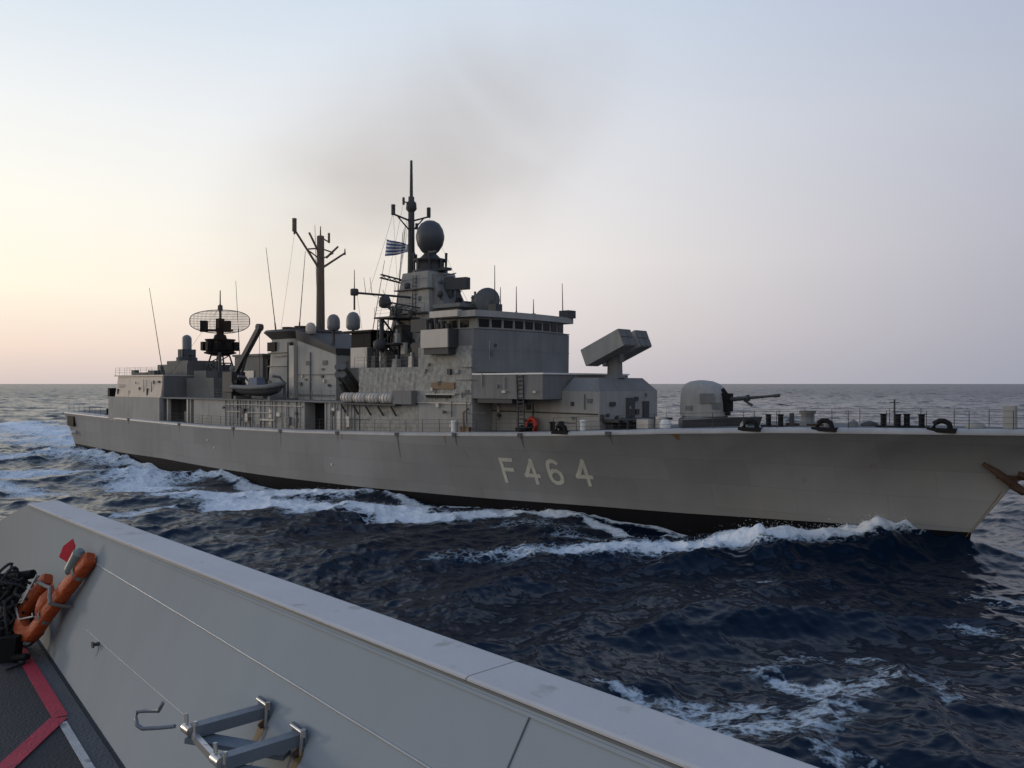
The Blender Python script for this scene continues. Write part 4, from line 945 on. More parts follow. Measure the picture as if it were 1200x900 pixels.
# air search antenna on a bracket, tracking radar dish on the bridge roof
m_ = MB(); m_.tube((78.6, 0, 17.6), (78.6, 0, 19.0), .28, .22, 8); m_.obox((78.6, .1, 19.6), (1.15, -.25, 0), (.08, .35, 0), (0, 0, .55)); m_.box(77.2, 78.2, .2, .5, 18.4, 20.3); m_.beam((77.0, .4, 20.5), (78.5, .2, 20.6), .08, .08); part(m_, 'search_antenna', 'dark')
m_ = MB(); m_.lathe((82.4, 0, 16.3), [(.75,0),(.65,.9),(.5,1.0)], 12); m_.box(81.2, 82.2, -.4, .4, 16.9, 18.1); m_.tube((80.6, .3, 18.15), (82.4, .3, 18.15), .08, .08, 5); stir = part(m_, 'tracking_radar', 'dark')
rot = Matrix.Rotation(R(62), 3, 'Z') @ Matrix.Rotation(R(-6), 3, 'Y')
m_ = MB(); m_.lathe((82.5, .2, 17.75), [(.35,-.55),(.8,-.42),(1.15,-.12),(1.22,.05),(1.0,.12),(.4,.2)], 22, 'x', rot); part(m_, 'dish', 'egg', stir)
for s0, p0, h_ in ((79.6, .9, 1.3), (79.9, 1.3, 1.0)):
    m_ = MB(); m_.tube((s0, p0, 16.3), (s0, p0, 16.3+h_), .10, .10, 6); m_.lathe((s0, p0, 16.3+h_), [(.12,0),(.32,.1),(.32,.5),(.1,.6)], 8); part(m_, 'signal_lamp', 'black')
# ---- bridge block
m_ = MB(); m_.box(80.11, 86.7, -6.3, 6.3, 5.8, 13.4); blk = part(m_, 'bridge_block', 'grey')
m_ = MB(); nx_, nz_ = 26, 26; vs = []
for i in range(nx_+1):
    for j in range(nz_+1): vs.append((80.15+6.5*i/nx_, 6.325+.028*math.sin(i*1.9+j*.7)*math.sin(j*1.5)+.012*random.random(), 8.75+4.6*j/nz_))
m_.add(vs, [(i*(nz_+1)+j, (i+1)*(nz_+1)+j, (i+1)*(nz_+1)+j+1, i*(nz_+1)+j+1) for i in range(nx_) for j in range(nz_)]); part(m_, 'side_screen', 'tarp', blk)
m_ = MB(); m_.box(81.9, 84.75, 6.36, 6.45, 9.85, 10.4); part(m_, 'vent', 'brown', blk)
m_ = MB(); m_.box(81.3, 84.9, 6.36, 6.55, 9.35, 9.45); m_.box(80.2, 86.6, 6.34, 6.42, 8.62, 8.72); part(m_, 'ledge', 'light', blk)
m_ = MB(); m_.box(81.3, 84.3, 6.36, 6.5, 9.1, 9.34); part(m_, 'ledge', 'black', blk)
FR = lambda p_, s0=86.72: s0+.75*(1-(p_/6.3)**2)       # gently bowed bridge front
m_ = MB(); ps = np.linspace(-6.3, 6.3, 15)
foot = [(80.2, -6.3)]+[(FR(p_), p_) for p_ in ps]+[(80.2, 6.3)]
top = [(80.2, -6.2)]+[(FR(p_)+.12, p_*.985) for p_ in ps]+[(80.2, 6.2)]
m_.prism(foot, 11.25, 14.75, top); m_.prism([(x+.04, y*1.004) for x, y in top[1:-1]]+[(85, 6.22), (85, -6.22)], 14.78, 14.86)
m_.prism([(FR(p_)+.08, p_*.998) for p_ in ps]+[(85.5, 6.2), (85.5, -6.2)], 13.05, 13.12)
br = part(m_, 'bridge', 'mid')  # darker than the sides: shade of the front put into the paint
m_ = MB(); m_.prism([(81.6, -5.7)]+[(FR(p_)-.12, p_*.90) for p_ in ps]+[(81.6, 5.7)], 14.87, 15.78); part(m_, 'window_band', 'grey', br)
for k in range(9):                                 # front panes, then side panes
    pc = -5.0+k*1.25; s = FR(pc*1.1)-.10
    m_ = MB(); tl_ = (FR((pc+.45)*1.1)-FR((pc-.45)*1.1))
    m_.hexa([(s-tl_/2-.06, pc-.47, 14.98),(s-tl_/2+.02, pc-.47, 14.98),(s+tl_/2+.02, pc+.47, 14.98),(s+tl_/2-.06, pc+.47, 14.98)], [(s-tl_/2-.06, pc-.47, 15.62),(s-tl_/2+.05, pc-.47, 15.62),(s+tl_/2+.05, pc+.47, 15.62),(s+tl_/2-.06, pc+.47, 15.62)])
    part(m_, 'window', 'glass', br)
for k in range(3):
    m_ = MB(); m_.box(82.0+k*1.35, 83.0+k*1.35, 5.6, 5.73, 14.98, 15.62); part(m_, 'window', 'glass', br)
m_ = MB(); m_.prism([(80.6, -6.5)]+[(FR(p_)+.45, p_*1.02) for p_ in ps]+[(82.5, 6.5)], 15.79, 16.30); part(m_, 'roof', 'grey', br)
m_ = MB(); m_.box(82.0, 85.4, 6.2, 6.72, 15.86, 16.40); part(m_, 'wing_roof', 'light', br)
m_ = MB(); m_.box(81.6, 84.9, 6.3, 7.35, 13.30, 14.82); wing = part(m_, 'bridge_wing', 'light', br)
m_ = MB(); m_.box(84.91, 85.05, 6.3, 7.35, 13.32, 14.84); m_.box(81.8, 84.8, 6.35, 7.2, 12.75, 13.29); part(m_, 'wing_front', 'dark', br)  # shaded front and underside of the wing, shade put into dark colour
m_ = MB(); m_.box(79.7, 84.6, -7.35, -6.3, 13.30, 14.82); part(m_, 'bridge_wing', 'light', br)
m_ = MB()
for s0, h_ in ((81.8, .9), (82.3, .6), (82.9, 1.0), (83.7, .7), (84.3, .5), (83.2, .5)): m_.tube((s0, 6.8, 14.82), (s0, 6.8, 14.82+h_), .12, .20, 8)
m_.box(79.0, 81.4, 5.0, 6.2, 14.8, 15.9); part(m_, 'lookout_equipment', 'dark', br)
# lower bridge front: ledge, smooth panel, dark box under it as painted recess shade
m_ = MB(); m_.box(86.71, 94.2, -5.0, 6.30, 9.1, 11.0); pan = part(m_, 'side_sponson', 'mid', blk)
m_ = MB(); m_.box(86.72, 94.3, -5.1, 6.36, 11.003, 11.13); part(m_, 'ledge', 'white', blk)  # lit deck edge put in as white paint
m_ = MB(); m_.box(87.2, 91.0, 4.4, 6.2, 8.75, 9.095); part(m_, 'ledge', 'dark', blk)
# ---- forward deckhouse with launcher
m_ = MB(); m_.box(86.72, 97.8, -3.95, 3.95, 6.2, 9.72); fd = part(m_, 'forward_deckhouse', 'grey')
m_ = MB(); m_.hexa([(94.21,-3.95,9.725),(97.8,-3.95,9.725),(97.8,3.95,9.725),(94.21,3.95,9.725)], [(94.6,-3.0,10.75),(97.0,-3.0,10.75),(97.0,3.0,10.75),(94.6,3.0,10.75)]); part(m_, 'roof', 'mid', fd)


for a, b_, z0, z1 in ((-.6, .5, 7.6, 9.2), (-2.6, -1.8, 7.5, 8.9), (2.0, 2.7, 8.6, 8.9)):
    m_ = MB(); m_.box(97.805, 97.92, a, b_, z0, z1); part(m_, 'door', 'dark', fd)
m_ = MB(); m_.box(90.6, 91.0, 3.955, 4.05, 8.2, 8.6); m_.box(95.1, 95.4, 3.955, 4.02, 8.6, 8.9); m_.tube((86.8, 4.02, 8.05), (97.7, 4.02, 8.0), .05, .05, 6); part(m_, 'fitting', 'dark', fd)
m_ = MB(); m_.box(97.81, 99.6, -3.4, 3.6, 7.4, 7.6); m_.box(97.9, 98.5, .8, 3.2, 6.6, 7.3); part(m_, 'step', 'dark', fd)
m_ = MB()                                          # ladder up the deckhouse side
for e in (-.32, .32): m_.tube((92.0+e, 6.2, 6.6), (92.0+e, 6.42, 11.0), .06, .06, 5)
for k in range(13): m_.tube((91.68, 6.215+.0165*k, 6.9+k*.33), (92.32, 6.215+.0165*k, 6.9+k*.33), .05, .05, 5)
part(m_, 'ladder', 'dark')
m_ = MB(); m_.lathe((96.4, 0, 10.75), [(.85,0),(.8,.15),(.62,.2),(.58,1.5),(.7,1.7)], 14); m_.box(95.7, 97.1, -.3, .3, 12.0, 13.1); la = part(m_, 'missile_launcher', 'mid')
ea_ = R(23); ux = Vector((math.cos(ea_), 0, math.sin(ea_))); uz = Vector((-math.sin(ea_), 0, math.cos(ea_))); uy = Vector((0, 1, 0)); LC = Vector((96.3, 0, 13.0))
for sg in (1, -1):
    c_ = LC+uy*sg*1.13+ux*.22
    m_ = MB(); m_.obox(c_, ux*1.95, uy*.80, uz*.70)
    m_.obox(c_-ux*1.98, ux*.06, uy*.62, uz*.56); lb = part(m_, 'launch_box', 'grey', la)
    m_ = MB()
    for a in (-1, 1):
        for e in (-1, 1): m_.obox(c_+ux*1.98+uy*a*.39+uz*e*.345, ux*.06, uy*.365, uz*.32)
    part(m_, 'cell_cover', 'shade', lb)
m_ = MB(); m_.obox(LC, ux*.8, uy*.34, uz*.45); part(m_, 'yoke', 'shade', la)
# ---- bow gun
m_ = MB(); prof = [(1.0,0,0),(1.0,.25,0),(.985,.9,0),(.95,1.5,-.04),(.86,2.0,-.12),(.70,2.32,-.2),(.45,2.52,-.25),(.12,2.6,-.28)]
n = 28; vs = []
for f, h, sh in prof:
    for k in range(n):
        a = 2*math.pi*k/n; ca, sa = math.cos(a), math.sin(a)
        vs.append((104.4+sh+1.75*f*math.copysign(abs(ca)**.8, ca), 1.55*f*math.copysign(abs(sa)**.8, sa), 7.95+h))
m_.add(vs, [(i*n+k, i*n+(k+1)%n, (i+1)*n+(k+1)%n, (i+1)*n+k) for i in range(len(prof)-1) for k in range(n)], True); m_.add(vs, [tuple(range(n-1,-1,-1)), tuple(range((len(prof)-1)*n, len(prof)*n))])
tur = part(m_, 'gun_turret', 'grey')
m_ = MB(); m_.path([(106.20, 0, 8.05), (106.22, 0, 8.8), (106.08, 0, 9.5), (105.78, 0, 9.85)], .22, 8); m_.box(105.9, 106.45, -.42, .42, 8.3, 9.6); part(m_, 'mantlet', 'black', tur)
m_ = MB(); g0 = Vector((106.2, 0, 9.15)); gd = Vector((math.cos(R(5)), -.04, math.sin(R(5))))
m_.tube(g0, g0+gd*1.5, .17, .15, 10); m_.tube(g0+gd*1.5, g0+gd*1.65, .24, .24, 10); m_.tube(g0+gd*1.65, g0+gd*3.5, .115, .085, 10); m_.tube(g0+gd*3.5, g0+gd*3.9, .12, .12, 10); m_.tube(g0+gd*1.3-Vector((0,0,.15)), g0+gd*1.9-Vector((0,0,.55)), .08, .10, 6)
part(m_, 'barrel', 'dark', tur)
m_ = MB(); m_.lathe((104.4, 0, 7.1), [(1.9,0),(1.9,.6),(1.7,.75),(1.6,.84)], 20); part(m_, 'barbette', 'mid', tur)
m_ = MB()
for sg in (1, -1): m_.hexa([(104.6, sg*3.6, 7.15),(108.6, sg*.0, 7.2),(108.3, sg*0, 7.2),(104.4, sg*3.4, 7.15)][::sg], [(104.7, sg*3.6, 7.75),(108.9, sg*0, 8.0),(108.6, sg*0, 8.0),(104.5, sg*3.4, 7.75)][::sg])
part(m_, 'breakwater', 'dark')
m_ = MB(); m_.tube((102.2, 2.4, 7.1), (102.2, 2.4, 7.9), .45, .4, 10); m_.box(100.6, 101.6, 2.4, 3.2, 7.0, 7.7); part(m_, 'ventilator', 'light'); m_ = MB(); m_.lathe((103.3, 3.6, 7.15), [(.4,0),(.42,.3),(.25,.6)], 10); part(m_, 'hatch', 'white')
# ---- deck fittings forward: chocks, bitts, capstan, lockers
def chock(s):
    p, z = edge(s); m2 = MB(); z += .28
    m2.path([(s-.45, p-.2, z+.05), (s-.38, p-.2, z+.34), (s-.13, p-.2, z+.48), (s+.13, p-.2, z+.48), (s+.38, p-.2, z+.34), (s+.45, p-.2, z+.05)], .16, 8); m2.box(s-.75, s+.75, p-.5, p+.03, z-.18, z+.07); return part(m2, 'fairlead', 'black')
for s in (110.4, 114.9, 121.2, 96.0): chock(s)
def bitts(s, p, h=.75, r=.17, base=True):
    z = dk(s); m2 = MB()
    for e in (-.42, .42): m2.tube((s+e, p, z), (s+e, p, z+h), r, r, 10); m2.tube((s+e, p, z+h), (s+e, p, z+h+.07), r*1.25, r*1.25, 10)
    if base: m2.box(s-.8, s+.8, p-.3, p+.3, z-.02, z+.10)
    return part(m2, 'mooring_bitts', 'black')
bitts(111.0, 2.6); bitts(118.0, 1.6); bitts(119.3, 1.4); bitts(100.6, 4.6, .6); bitts(14.5, 5.4, .8, .2)
m_ = MB(); z = dk(112.6); m_.lathe((112.5, .9, z), [(.75,0),(.75,.18),(.45,.25),(.42,.75),(.52,.85),(.52,1.0)], 14); part(m_, 'capstan', 'mid'); m_ = MB(); m_.box(111.3, 113.9, .3, 1.6, z-.02, z+.16); part(m_, 'capstan_bed', 'rust')
m_ = MB(); m_.tube((112.0, 2.2, z), (112.0, 2.2, z+.85), .16, .16, 8); part(m_, 'bollard', 'dark')
m_ = MB(); z = dk(124.2); m_.box(123.9, 124.5, .2, .8, z-.02, z+1.3); part(m_, 'locker', 'grey')
for s, p, w, h in ((115.6, 1.2, .5, .45), (116.4, .6, .9, .35), (122.4, .5, .9, .4), (114.2, 1.9, .35, .5), (108.8, 2.6, .4, .4)):
    m_ = MB(); z = dk(s); m_.lathe((s, p, z), [(w*.6,0),(w*.6,h*.5),(w*.35,h*.8),(w*.1,h)], 10); part(m_, 'hatch', random.choice(['mid', 'dark', 'grey']))
m_ = MB(); z = dk(117.8); m_.tube((117.9, .6, z), (117.9, .6, z+1.7), .06, .05, 6); m_.beam((117.6, .6, z+1.5), (118.2, .6, z+1.5), .05, .05); part(m_, 'post', 'dark')
for s, p, h, mat in ((92.6, 5.9, .55, 'black'), (94.6, 5.6, .6, 'black'), (95.3, 5.4, .6, 'black'), (97.2, 5.2, .65, 'white'), (85.0, 6.75, .8, 'white')):
    m_ = MB(); z = dk(s); m_.tube((s, p, z), (s, p, z+h), .20, .20, 10); m_.lathe((s, p, z+h), [(.26,0),(.26,.08),(.12,.14)], 10); part(m_, 'bollard', mat)
m_ = MB(); z = dk(92.5); m_.lathe((92.0, 6.0, z), [(.5,0),(.55,.15),(.3,.3)], 10); m_.path([(91.3,6.1,z+.1),(91.7,5.8,z+.35),(92.3,6.2,z+.2),(92.9,5.9,z+.4)], .16, 6); part(m_, 'winch', 'black')
m_ = MB(); z = dk(86); m_.path([(86.0, 6.6, z), (86.0, 6.6, z+1.6), (86.5, 6.5, z+1.9)], .09, 6); m_.box(85.6, 86.6, 6.3, 6.6, z, z+.4); part(m_, 'hose_station', 'brown')
# guard rails along both sides
for sd in (1, -1):
  for lo_, hi_ in ((1.0, 17.0), (33.0, 60.0), (60.2, 95.0), (95.2, 127.5)):
    m_ = MB(); stan = list(np.arange(lo_, hi_, 2.1))
    for s in stan:
        p, z = edge(s); p = max(.1, p-.33); m_.tube((s, sd*p, z+.28), (s, sd*p, z+1.35), .028, .022, 5)
    for h in (.62, .98, 1.33):
        for a, b_ in zip(stan[:-1], stan[1:]):
            if b_-a > 3: continue
            pa, za = edge(a); pb_, zb_ = edge(b_); m_.tube((a, sd*max(.1,pa-.33), za+h), (b_, sd*max(.1,pb_-.33), zb_+h), .012, .012, 3, False)
    part(m_, 'guard_rail', 'dark')
def rail(pts, h=1.0, name='guard_rail', par=None):
    m2 = MB()
    for (a, b_) in zip(pts[:-1], pts[1:]):
        a, b_ = Vector(a), Vector(b_); k = max(1, int((b_-a).length/1.5))
        for i in range(k+1): q = a+(b_-a)*i/k; m2.tube(q, q+Vector((0,0,h)), .02, .018, 5)
        for hh in (.35, .7, 1.0): m2.tube(a+Vector((0,0,h*hh)), b_+Vector((0,0,h*hh)), .011, .011, 4, False)
    return part(m2, name, 'mid', par)
rail([(16.8, -3.8, 11.46), (16.8, 5.5, 11.46), (19.0, 5.9, 11.4), (31.8, 5.9, 11.4)])
rail([(71.0, 6.2, 11.75), (80.0, 6.2, 11.75)]); rail([(41, 6.4, 8.6), (49, 6.4, 8.6)]); rail([(58.5, 6.4, 8.6), (69.0, 6.4, 8.6)]); 
rail([(72.6, 5.1, 16.5), (75.5, 5.1, 16.5)], .9)
m_ = MB(); m_.box(20.6, 21.6, 4.4, 5.0, 11.4, 12.1); m_.box(22.5, 26.2, 4.6, 5.4, 11.4, 11.75); m_.box(26.8, 28.6, 4.2, 5.6, 11.4, 12.0); part(m_, 'deck_locker', 'dark')
# whip aerials
for s, p, z, ds, dp, h_, fat in ((29.8, 5.0, 11.4, -.4, 1.6, 11.0, 1), (33.9, -3.5, 11.9, -1.2, 0, 12.0, 0), (51.8, 2.5, 16.2, -.9, .7, 9.4, 0), (54.0, -1.6, 16.2, -.2, .3, 12.2, 0), (55.6, 2.0, 16.2, .6, -.4, 8.6, 0), (61.4, -3.0, 13.4, .8, -1.6, 10.5, 0), (86.3, 3.2, 16.3, 0, 0, 4.0, 1), (86.6, .8, 16.3, 0, 0, 2.4, 0), (87.0, -1.0, 16.3, 0, 0, 1.4, 1), (86.6, -5.6, 16.3, 0, .1, 3.2, 1), (86.4, 2.6, 16.3, 0, 0, 2.2, 0)):
    m_ = MB(); m_.tube((s, p, z), (s+ds*.1, p+dp*.1, z+h_*.10), .09 if not fat else .26, .08 if not fat else .20, 8); m_.tube((s+ds*.1, p+dp*.1, z+h_*.10), (s+ds, p+dp, z+h_), .055, .028, 5); part(m_, 'whip_aerial', 'dark')
m_ = MB(); m_.box(86.3, 87.4, -6.5, -5.4, 16.3, 17.0); part(m_, 'aerial_base', 'dark', br); m_ = MB(); m_.box(85.9, 86.8, 2.8, 3.6, 16.3, 17.0); part(m_, 'aerial_base', 'dark', br)
m_ = MB(); m_.lathe((84.2, 1.5, 16.3), [(.25,0),(.25,.5),(.5,.7),(.3,1.3),(.1,1.4)], 10); part(m_, 'searchlight', 'dark', br)


# ---- small fittings: junction boxes, pipes, handrails, lamps, vents, cable runs, each its own part
rg = random.Random(41)
def side_fit(par, s0, s1, p, z0, z1, n):
    """fittings on a starboard wall standing at p"""
    for _ in range(n):
        s, z, k = rg.uniform(s0, s1), rg.uniform(z0, z1), rg.random()
        m_ = MB()
        if k < .40: w, h = rg.uniform(.12, .4), rg.uniform(.15, .5); m_.box(s, s+w, p-.02, p+rg.uniform(.10, .22), z, z+h); part(m_, 'junction_box', rg.choice(['mid', 'grey', 'shade', 'light', 'dark']), par)
        elif k < .62: h = min(z1+.4, z+rg.uniform(.8, 2.4)); m_.tube((s, p+.06, z), (s, p+.06, h), .045, .045, 6); part(m_, 'cable_run', rg.choice(['shade', 'grey', 'light', 'dark']), par)
        elif k < .78: m_.path([(s, p, z), (s, p+.12, z), (s+rg.uniform(.8, 2.2), p+.12, z), (s+2.2, p, z)], .03, 5); part(m_, 'handrail', rg.choice(['shade', 'mid']), par)
        elif k < .90: m_.tube((s, p, z), (s, p+.22, z), .10, .17, 8); part(m_, 'floodlight', 'dark', par)
        else: w = rg.uniform(.4, .8); m_.box(s, s+w, p-.02, p+.06, z, z+w*.6); part(m_, 'vent', 'shade', par)
def front_fit(par, s, p0, p1, z0, z1, n):
    """fittings on a wall facing the bow at station s"""
    for _ in range(n):
        p, z, k = rg.uniform(p0, p1), rg.uniform(z0, z1), rg.random()
        m_ = MB()
        if k < .45: w, h = rg.uniform(.12, .45), rg.uniform(.15, .5); m_.box(s-.02, s+rg.uniform(.10, .2), p, p+w, z, z+h); part(m_, 'junction_box', rg.choice(['mid', 'grey', 'shade', 'dark']), par)
        elif k < .7: h = min(z1+.3, z+rg.uniform(.6, 2.0)); m_.tube((s+.06, p, z), (s+.06, p, h), .045, .045, 6); part(m_, 'cable_run', rg.choice(['shade', 'grey', 'dark']), par)
        else: m_.tube((s, p, z), (s+.22, p, z), .09, .16, 8); part(m_, 'floodlight', 'dark', par)
side_fit(wall, 47, 62, 6.33, 5.8, 7.9, 16); side_fit(wall, 66.6, 71.2, 6.33, 5.9, 7.9, 6)
side_fit(hangar, 19, 31, 6.3, 8.8, 10.4, 8); side_fit(funnel, 57.6, 63.6, 3.22, 9, 12.6, 9); side_fit(funnel, 51.8, 55.2, 3.3, 9, 14, 6)
side_fit(blk, 80.4, 86.2, 6.36, 6.6, 8.4, 7); side_fit(blk, 80.4, 86.2, 6.36, 8.9, 12.4, 12); side_fit(fd, 87.3, 97.2, 3.96, 6.9, 9.3, 14); side_fit(pan, 87.0, 93.8, 6.31, 9.3, 10.7, 5)
front_fit(fd, 97.81, -3.6, 3.6, 7.4, 9.3, 9); front_fit(br, 87.05, -4.6, 4.8, 11.5, 14.2, 12); front_fit(pan, 94.21, -3, 5.8, 9.3, 10.7, 6); front_fit(funnel, 64.02, -2.8, 2.8, 9, 12.6, 6)
side_fit(tower, 71.9, 76.6, 2.26, 12.2, 14.8, 6)
def lattice(a, b_, w, n, mat, name, par):
    """open girder between two points"""
    a, b_ = Vector(a), Vector(b_); d = (b_-a).normalized(); u = d.cross(Vector((1, 0, 0))).normalized() if abs(d.x) < .9 else Vector((0, 0, 1)); v = d.cross(u)
    m_ = MB(); cs = [(u+v)*w, (u-v)*w, (-u-v)*w, (v-u)*w]
    for c_ in cs: m_.tube(a+c_, b_+c_, .045, .045, 5)
    for i in range(n):
        p_, q_ = a+(b_-a)*i/n, a+(b_-a)*(i+1)/n
        for k in range(4): m_.tube(p_+cs[k], q_+cs[(k+1) % 4], .032, .032, 4, False)
    return part(m_, name, mat, par)
lattice((73.0, 4.6, 11.75), (73.0, 4.4, 16.3), .35, 6, 'shade', 'lattice_post', tower); lattice((75.4, 1.8, 17.2), (75.2, 5.6, 17.5), .22, 6, 'shade', 'lattice_arm', tower)
lattice((72.2, 1.4, 20.2), (71.6, 3.6, 20.6), .16, 4, 'dark', 'lattice_arm', tower)
for s, p, z, w, h, mat in ((73.2, 3.0, 16.52, .5, .9, 'shade'), (74.4, 4.4, 16.52, .45, .6, 'dark'), (72.9, 2.4, 14.06, .6, 1.4, 'shade'), (74.9, 4.3, 14.06, .5, .9, 'grey'), (76.6, 3.0, 13.0, .7, .8, 'mid'), (79.0, 2.2, 11.72, .8, 1.6, 'shade'), (77.2, 1.0, 17.62, .5, .8, 'dark'), (79.6, -1.2, 17.62, .6, .9, 'shade'), (78.0, 5.2, 11.72, .5, 1.0, 'light'), (73.0, 5.3, 11.75, .6, 1.1, 'dark'), (75.6, 4.9, 11.75, .7, .8, 'grey')):
    m_ = MB(); m_.box(s, s+w, p, p+w*.9, z, z+h, .04, .04); m_.tube((s+w/2, p+w/2, z+h), (s+w/2, p+w/2, z+h+.35), .09, .12, 8); part(m_, 'sensor_housing', mat, tower)
for s, p, z, r_ in ((73.6, 1.9, 19.6, .34), (75.4, 1.8, 18.3, .30), (76.9, .9, 19.9, .32), (77.9, 1.7, 18.6, .30), (72.6, 2.1, 17.4, .36), (74.6, -1.9, 19.4, .3)):
    m_ = MB(); m_.lathe((s, p, z), [(r_*.4,-r_),(r_,-r_*.6),(r_,r_*.6),(r_*.4,r_)], 10); m_.tube((s, p, z-r_), (s, p-.5*(1 if p > 0 else -1), z-r_-.4), .06, .06, 5); part(m_, 'sensor_pod', rg.choice(['dark', 'shade']), tower)
for z, q in ((16.9, 2.6), (19.2, 2.2)):
    m_ = MB(); m_.box(71.9, 76.8, -q, q, z, z+.10)
    for s in (72.0, 73.6, 75.2, 76.7): m_.tube((s, q-.05, z), (s, q-.05, z+.95), .025, .025, 4)
    m_.tube((72.0, q-.05, z+.95), (76.7, q-.05, z+.95), .02, .02, 4); part(m_, 'walkway', 'shade', tower)
m_ = MB()                                          # ladder on the tower's lit side
for e in (-.22, .22): m_.tube((74.8+e, 2.36, 11.9), (74.6+e, 1.90, 20.6), .04, .04, 4)
for k in range(22): m_.tube((74.57, 2.36-.021*k, 12.1+.39*k), (75.0, 2.36-.021*k, 12.1+.39*k), .03, .03, 4)
part(m_, 'ladder', 'dark', tower)
for a, b_ in (((74, 7.0, 18.5), (81.0, 5.8, 16.3)), ((71.95, 2.3, 26.8), (73.9, 6.8, 18.6)), ((71.95, 2.3, 26.8), (74.2, 3.6, 18.5)), ((71.95, -2.3, 27.0), (74.2, -5.6, 18.6)), ((56.75, 3.3, 26.8), (54.2, 3.4, 16.2)), ((35, 0, 20.2), (31, 4.6, 11.5)), ((71.95, 1.0, 28.0), (73, 6.0, 12.2)), ((71.95, .5, 25.0), (72.4, 4.5, 12.2)), ((74, 8.2, 18.3), (72.8, 6.1, 12.0))):
    a, b_ = Vector(a), Vector(b_); m_ = MB(); n_ = 8
    m_.path([a+(b_-a)*i/n_-Vector((0, 0, .012*(b_-a).length*4*(i/n_)*(1-i/n_))) for i in range(n_+1)], .014, 4); part(m_, 'rigging_wire', 'black')
# scuppers under the deck edge with run-off stains
for s in (24.0, 38.5, 51.0, 60.2, 69.8, 78.3, 85.4, 92.3, 100.2):
    p, z = edge(s); m_ = MB(); m_.box(s-.22, s+.22, p-.1, p+.10, z-.06, z+.22); part(m_, 'scupper', 'dark')
    h = rg.uniform(.5, 1.9); w = rg.uniform(.05, .12); m_ = MB()
    vs = []
    for i in range(7):
        zz = z-.07-h*i/6; ww = w*(1-.75*i/6); vs += [(s-ww+.03*math.sin(i), hull_side(s, zz)+.012, zz), (s+ww+.03*math.sin(i), hull_side(s, zz)+.012, zz)]
    m_.add(vs, [(2*i, 2*i+1, 2*i+3, 2*i+2) for i in range(6)]); part(m_, 'rust_streak', rg.choice(['streak', 'streak', 'stain']))
# turret details
for a, z, w, h in ((35, 8.5, .32, .45), (62, 8.9, .5, .7), (100, 8.4, .3, .3)):
    ca, sa = math.cos(R(a)), math.sin(R(a)); c_ = Vector((104.4+1.74*math.copysign(abs(ca)**.8, ca), 1.54*math.copysign(abs(sa)**.8, sa), z+h/2)); nn2 = Vector((ca/1.75, sa/1.55, 0)).normalized()
    m_ = MB(); m_.obox(c_, nn2.cross(Vector((0,0,1)))*w, nn2*.05, Vector((0,0,h/2))); part(m_, 'hatch', 'mid', tur)
# ------------------------------------------------------------------ loose things aboard
R3 = Matrix.Rotation(-TH, 3, 'Z')
def aboard(name, s, p, z, rz=0): return empty(name, tuple(R3 @ Vector((s, -p, z)) + Vector((SX, SY, 0))), -TH+rz)
bt = aboard('ship_boat', 54.0, 6.0, 8.95); tag(bt, 'dark inflatable boat with blue cover hanging at davits beside the funnel', 'boat')
m_ = MB(); st_ = [(-4.2,.75,.25),(-3,.95,.08),(0,1.05,0),(2.4,.9,.08),(3.7,.5,.35),(4.4,.08,.62)]; vs = []
for x, w, k in st_: vs += [(x, -w, .85+k*.6), (x, -w*.75, .35+k), (x, 0, k), (x, w*.75, .35+k), (x, w, .85+k*.6)]
n = 5; m_.add(vs, [(i*n+k, (i+1)*n+k, (i+1)*n+k+1, i*n+k+1) for i in range(5) for k in range(4)]+[(4,3,2,1,0)], True)
m_.add([v for i in range(6) for v in (vs[i*5], vs[i*5+4])], [(2*i, 2*i+1, 2*i+3, 2*i+2) for i in range(5)]); m_.build('boat_hull', M['dark'], bt)
m_ = MB(); m_.path([(-4.2,.85,1.0),(0,1.1,.92),(2.6,.92,1.0),(3.9,.5,1.15),(4.5,0,1.3),(3.9,-.5,1.15),(2.6,-.92,1.0),(0,-1.1,.92),(-4.2,-.85,1.0)], .24, 8); m_.build('tube', M['mid'], bt)
m_ = MB(); m_.box(-1.4, .6, -.6, .6, .9, 2.0, .25, .15); m_.build('console_cover', M['cover'], bt)
m_ = MB(); m_.box(-4.5, -4.0, -.3, .3, .6, 1.7); m_.build('outboard_motor', M['black'], bt)
fl = aboard('flag', 71.95, 0, 23.6); tag(fl, 'small blue and white striped flag flying from the tall pole mast', 'flag')
LF, HF, nx_, ny_ = 2.9, 1.75, 54, 36; vs = []; fs = []; mi = []
fdir = Vector((-.93, .36, .05)).normalized(); fside = Vector((.36, .93, 0))
for i in range(nx_+1):
    for j in range(ny_+1):
        u, v = i/nx_, j/ny_; k = .30+.70*u**.8
        q = fdir*LF*u + Vector((0, 0, (v-.5)*HF*k + .18*u + .10*math.sin(u*6)*u)) + fside*(.28*math.sin(u*9+v*1.5)*u**.6)
        vs.append(tuple(q))
for i in range(nx_):
    for j in range(ny_):
        fs.append((i*(ny_+1)+j, (i+1)*(ny_+1)+j, (i+1)*(ny_+1)+j+1, i*(ny_+1)+j+1))
        stripe = (j*9//ny_); blue = stripe % 2 == 0            # nine stripes, blue outermost
        if stripe >= 4 and i < nx_*10//27:                     # canton: white cross on blue
            cu, cv = i/(nx_*10/27), (j-ny_*4/9)/(ny_*5/9)
            blue = not (.4 <= cu < .6 or .4 <= cv < .6)
        mi.append(1 if blue else 0)
m_ = MB(); m_.add(vs, fs, True); m_.mi = mi
fo_ = m_.build('flag_cloth', [M['white'], M['blue']], fl)
m_ = MB(); m_.tube((.0, 0, -.9), (0, 0, 1.1), .03, .03, 5); m_.build('hoist_rope', M['dark'], fl)
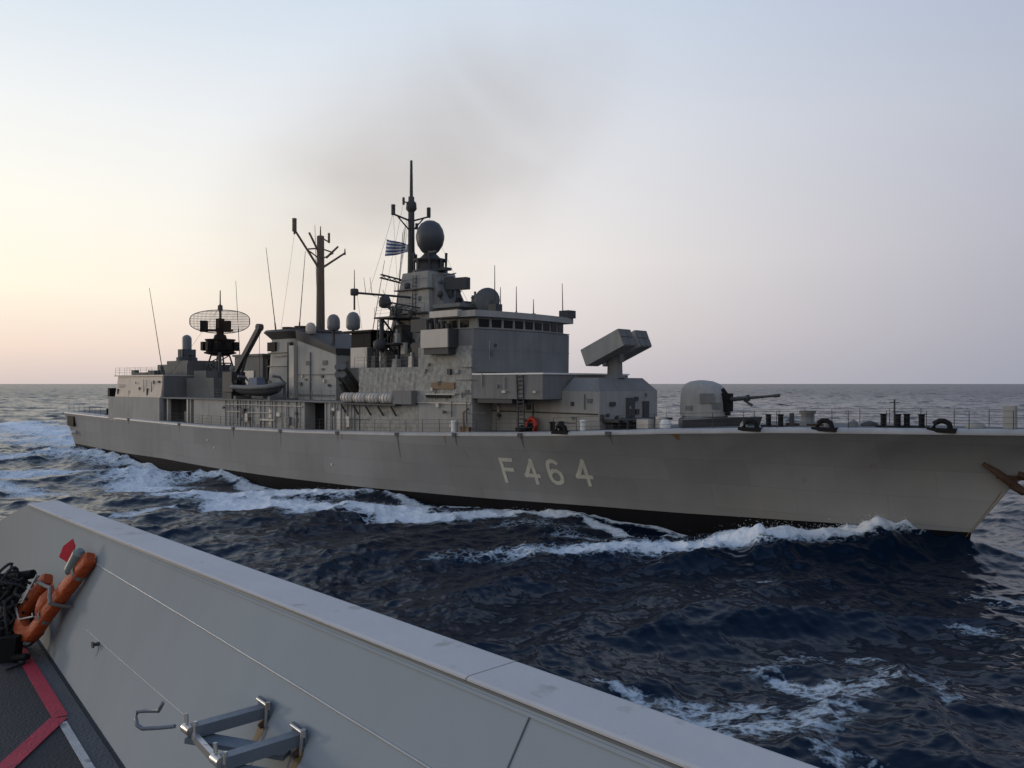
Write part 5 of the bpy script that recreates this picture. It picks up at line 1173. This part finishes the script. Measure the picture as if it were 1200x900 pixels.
lb_ = aboard('life_ring', 91.5, 4.35, 7.05); tag(lb_, 'small red life ring on the forward deckhouse wall below the ladder', 'lifebuoy')
m_ = MB(); m_.path([(.48*math.cos(a), .06, .48*math.sin(a)) for a in np.linspace(0, 2*math.pi, 22)[:-1]], .16, 8, True); m_.build('ring', M['red'], lb_)
m_ = MB(); m_.box(-.45, .45, -.35, -.02, -.55, -.35); m_.box(-.25, .25, -.30, -.02, -.3, .3); m_.build('holder', M['red'], lb_)

# ------------------------------------------------------------------ thin brown exhaust smoke drifting from the funnel
m = bpy.data.materials.new('exhaust_smoke'); m.use_nodes = True; t = m.node_tree; t.nodes.clear()
tn = t.nodes.new; tl = t.links.new
o_ = tn('ShaderNodeOutputMaterial'); pv = tn('ShaderNodeVolumePrincipled'); tl(pv.outputs[0], o_.inputs['Volume'])
co_ = tn('ShaderNodeTexCoord'); ln = tn('ShaderNodeVectorMath'); ln.operation = 'LENGTH'; tl(co_.outputs['Object'], ln.inputs[0])
fo2 = tn('ShaderNodeMapRange'); fo2.interpolation_type = 'SMOOTHSTEP'; fo2.inputs[1].default_value = 1.0; fo2.inputs[2].default_value = .05; tl(ln.outputs['Value'], fo2.inputs[0])
ge = tn('ShaderNodeNewGeometry'); nz = tn('ShaderNodeTexNoise'); nz.inputs['Scale'].default_value = .060; nz.inputs['Detail'].default_value = 5; nz.inputs['Roughness'].default_value = .6; nz.inputs['Distortion'].default_value = .6
of_ = tn('ShaderNodeVectorMath'); of_.operation = 'ADD'; of_.inputs[1].default_value = (120, 31, 55); tl(ge.outputs['Position'], of_.inputs[0]); tl(of_.outputs[0], nz.inputs['Vector'])
mr = tn('ShaderNodeMapRange'); mr.inputs[1].default_value = .28; mr.inputs[2].default_value = .80; tl(nz.outputs['Fac'], mr.inputs[0])
d1 = math_node('MULTIPLY', fo2.outputs[0], mr.outputs[0], t)
tl(math_node('MULTIPLY', d1, .066, t), pv.inputs['Density'])
pv.inputs['Color'].default_value = (.72, .46, .27, 1); pv.inputs['Anisotropy'].default_value = .2
bm_ = MB(); bm_.lathe((0, 0, 0), [(math.sin(math.pi*i/16)+1e-4, -math.cos(math.pi*i/16)) for i in range(17)], 28)
smoke = bm_.build('smoke', m, None, flip=False)
smoke.location = (-10.5, 92.0, 33.5); smoke.rotation_euler = (0, R(-31), R(0)); smoke.scale = (33, 14, 18)
tag(smoke, kind='stuff')
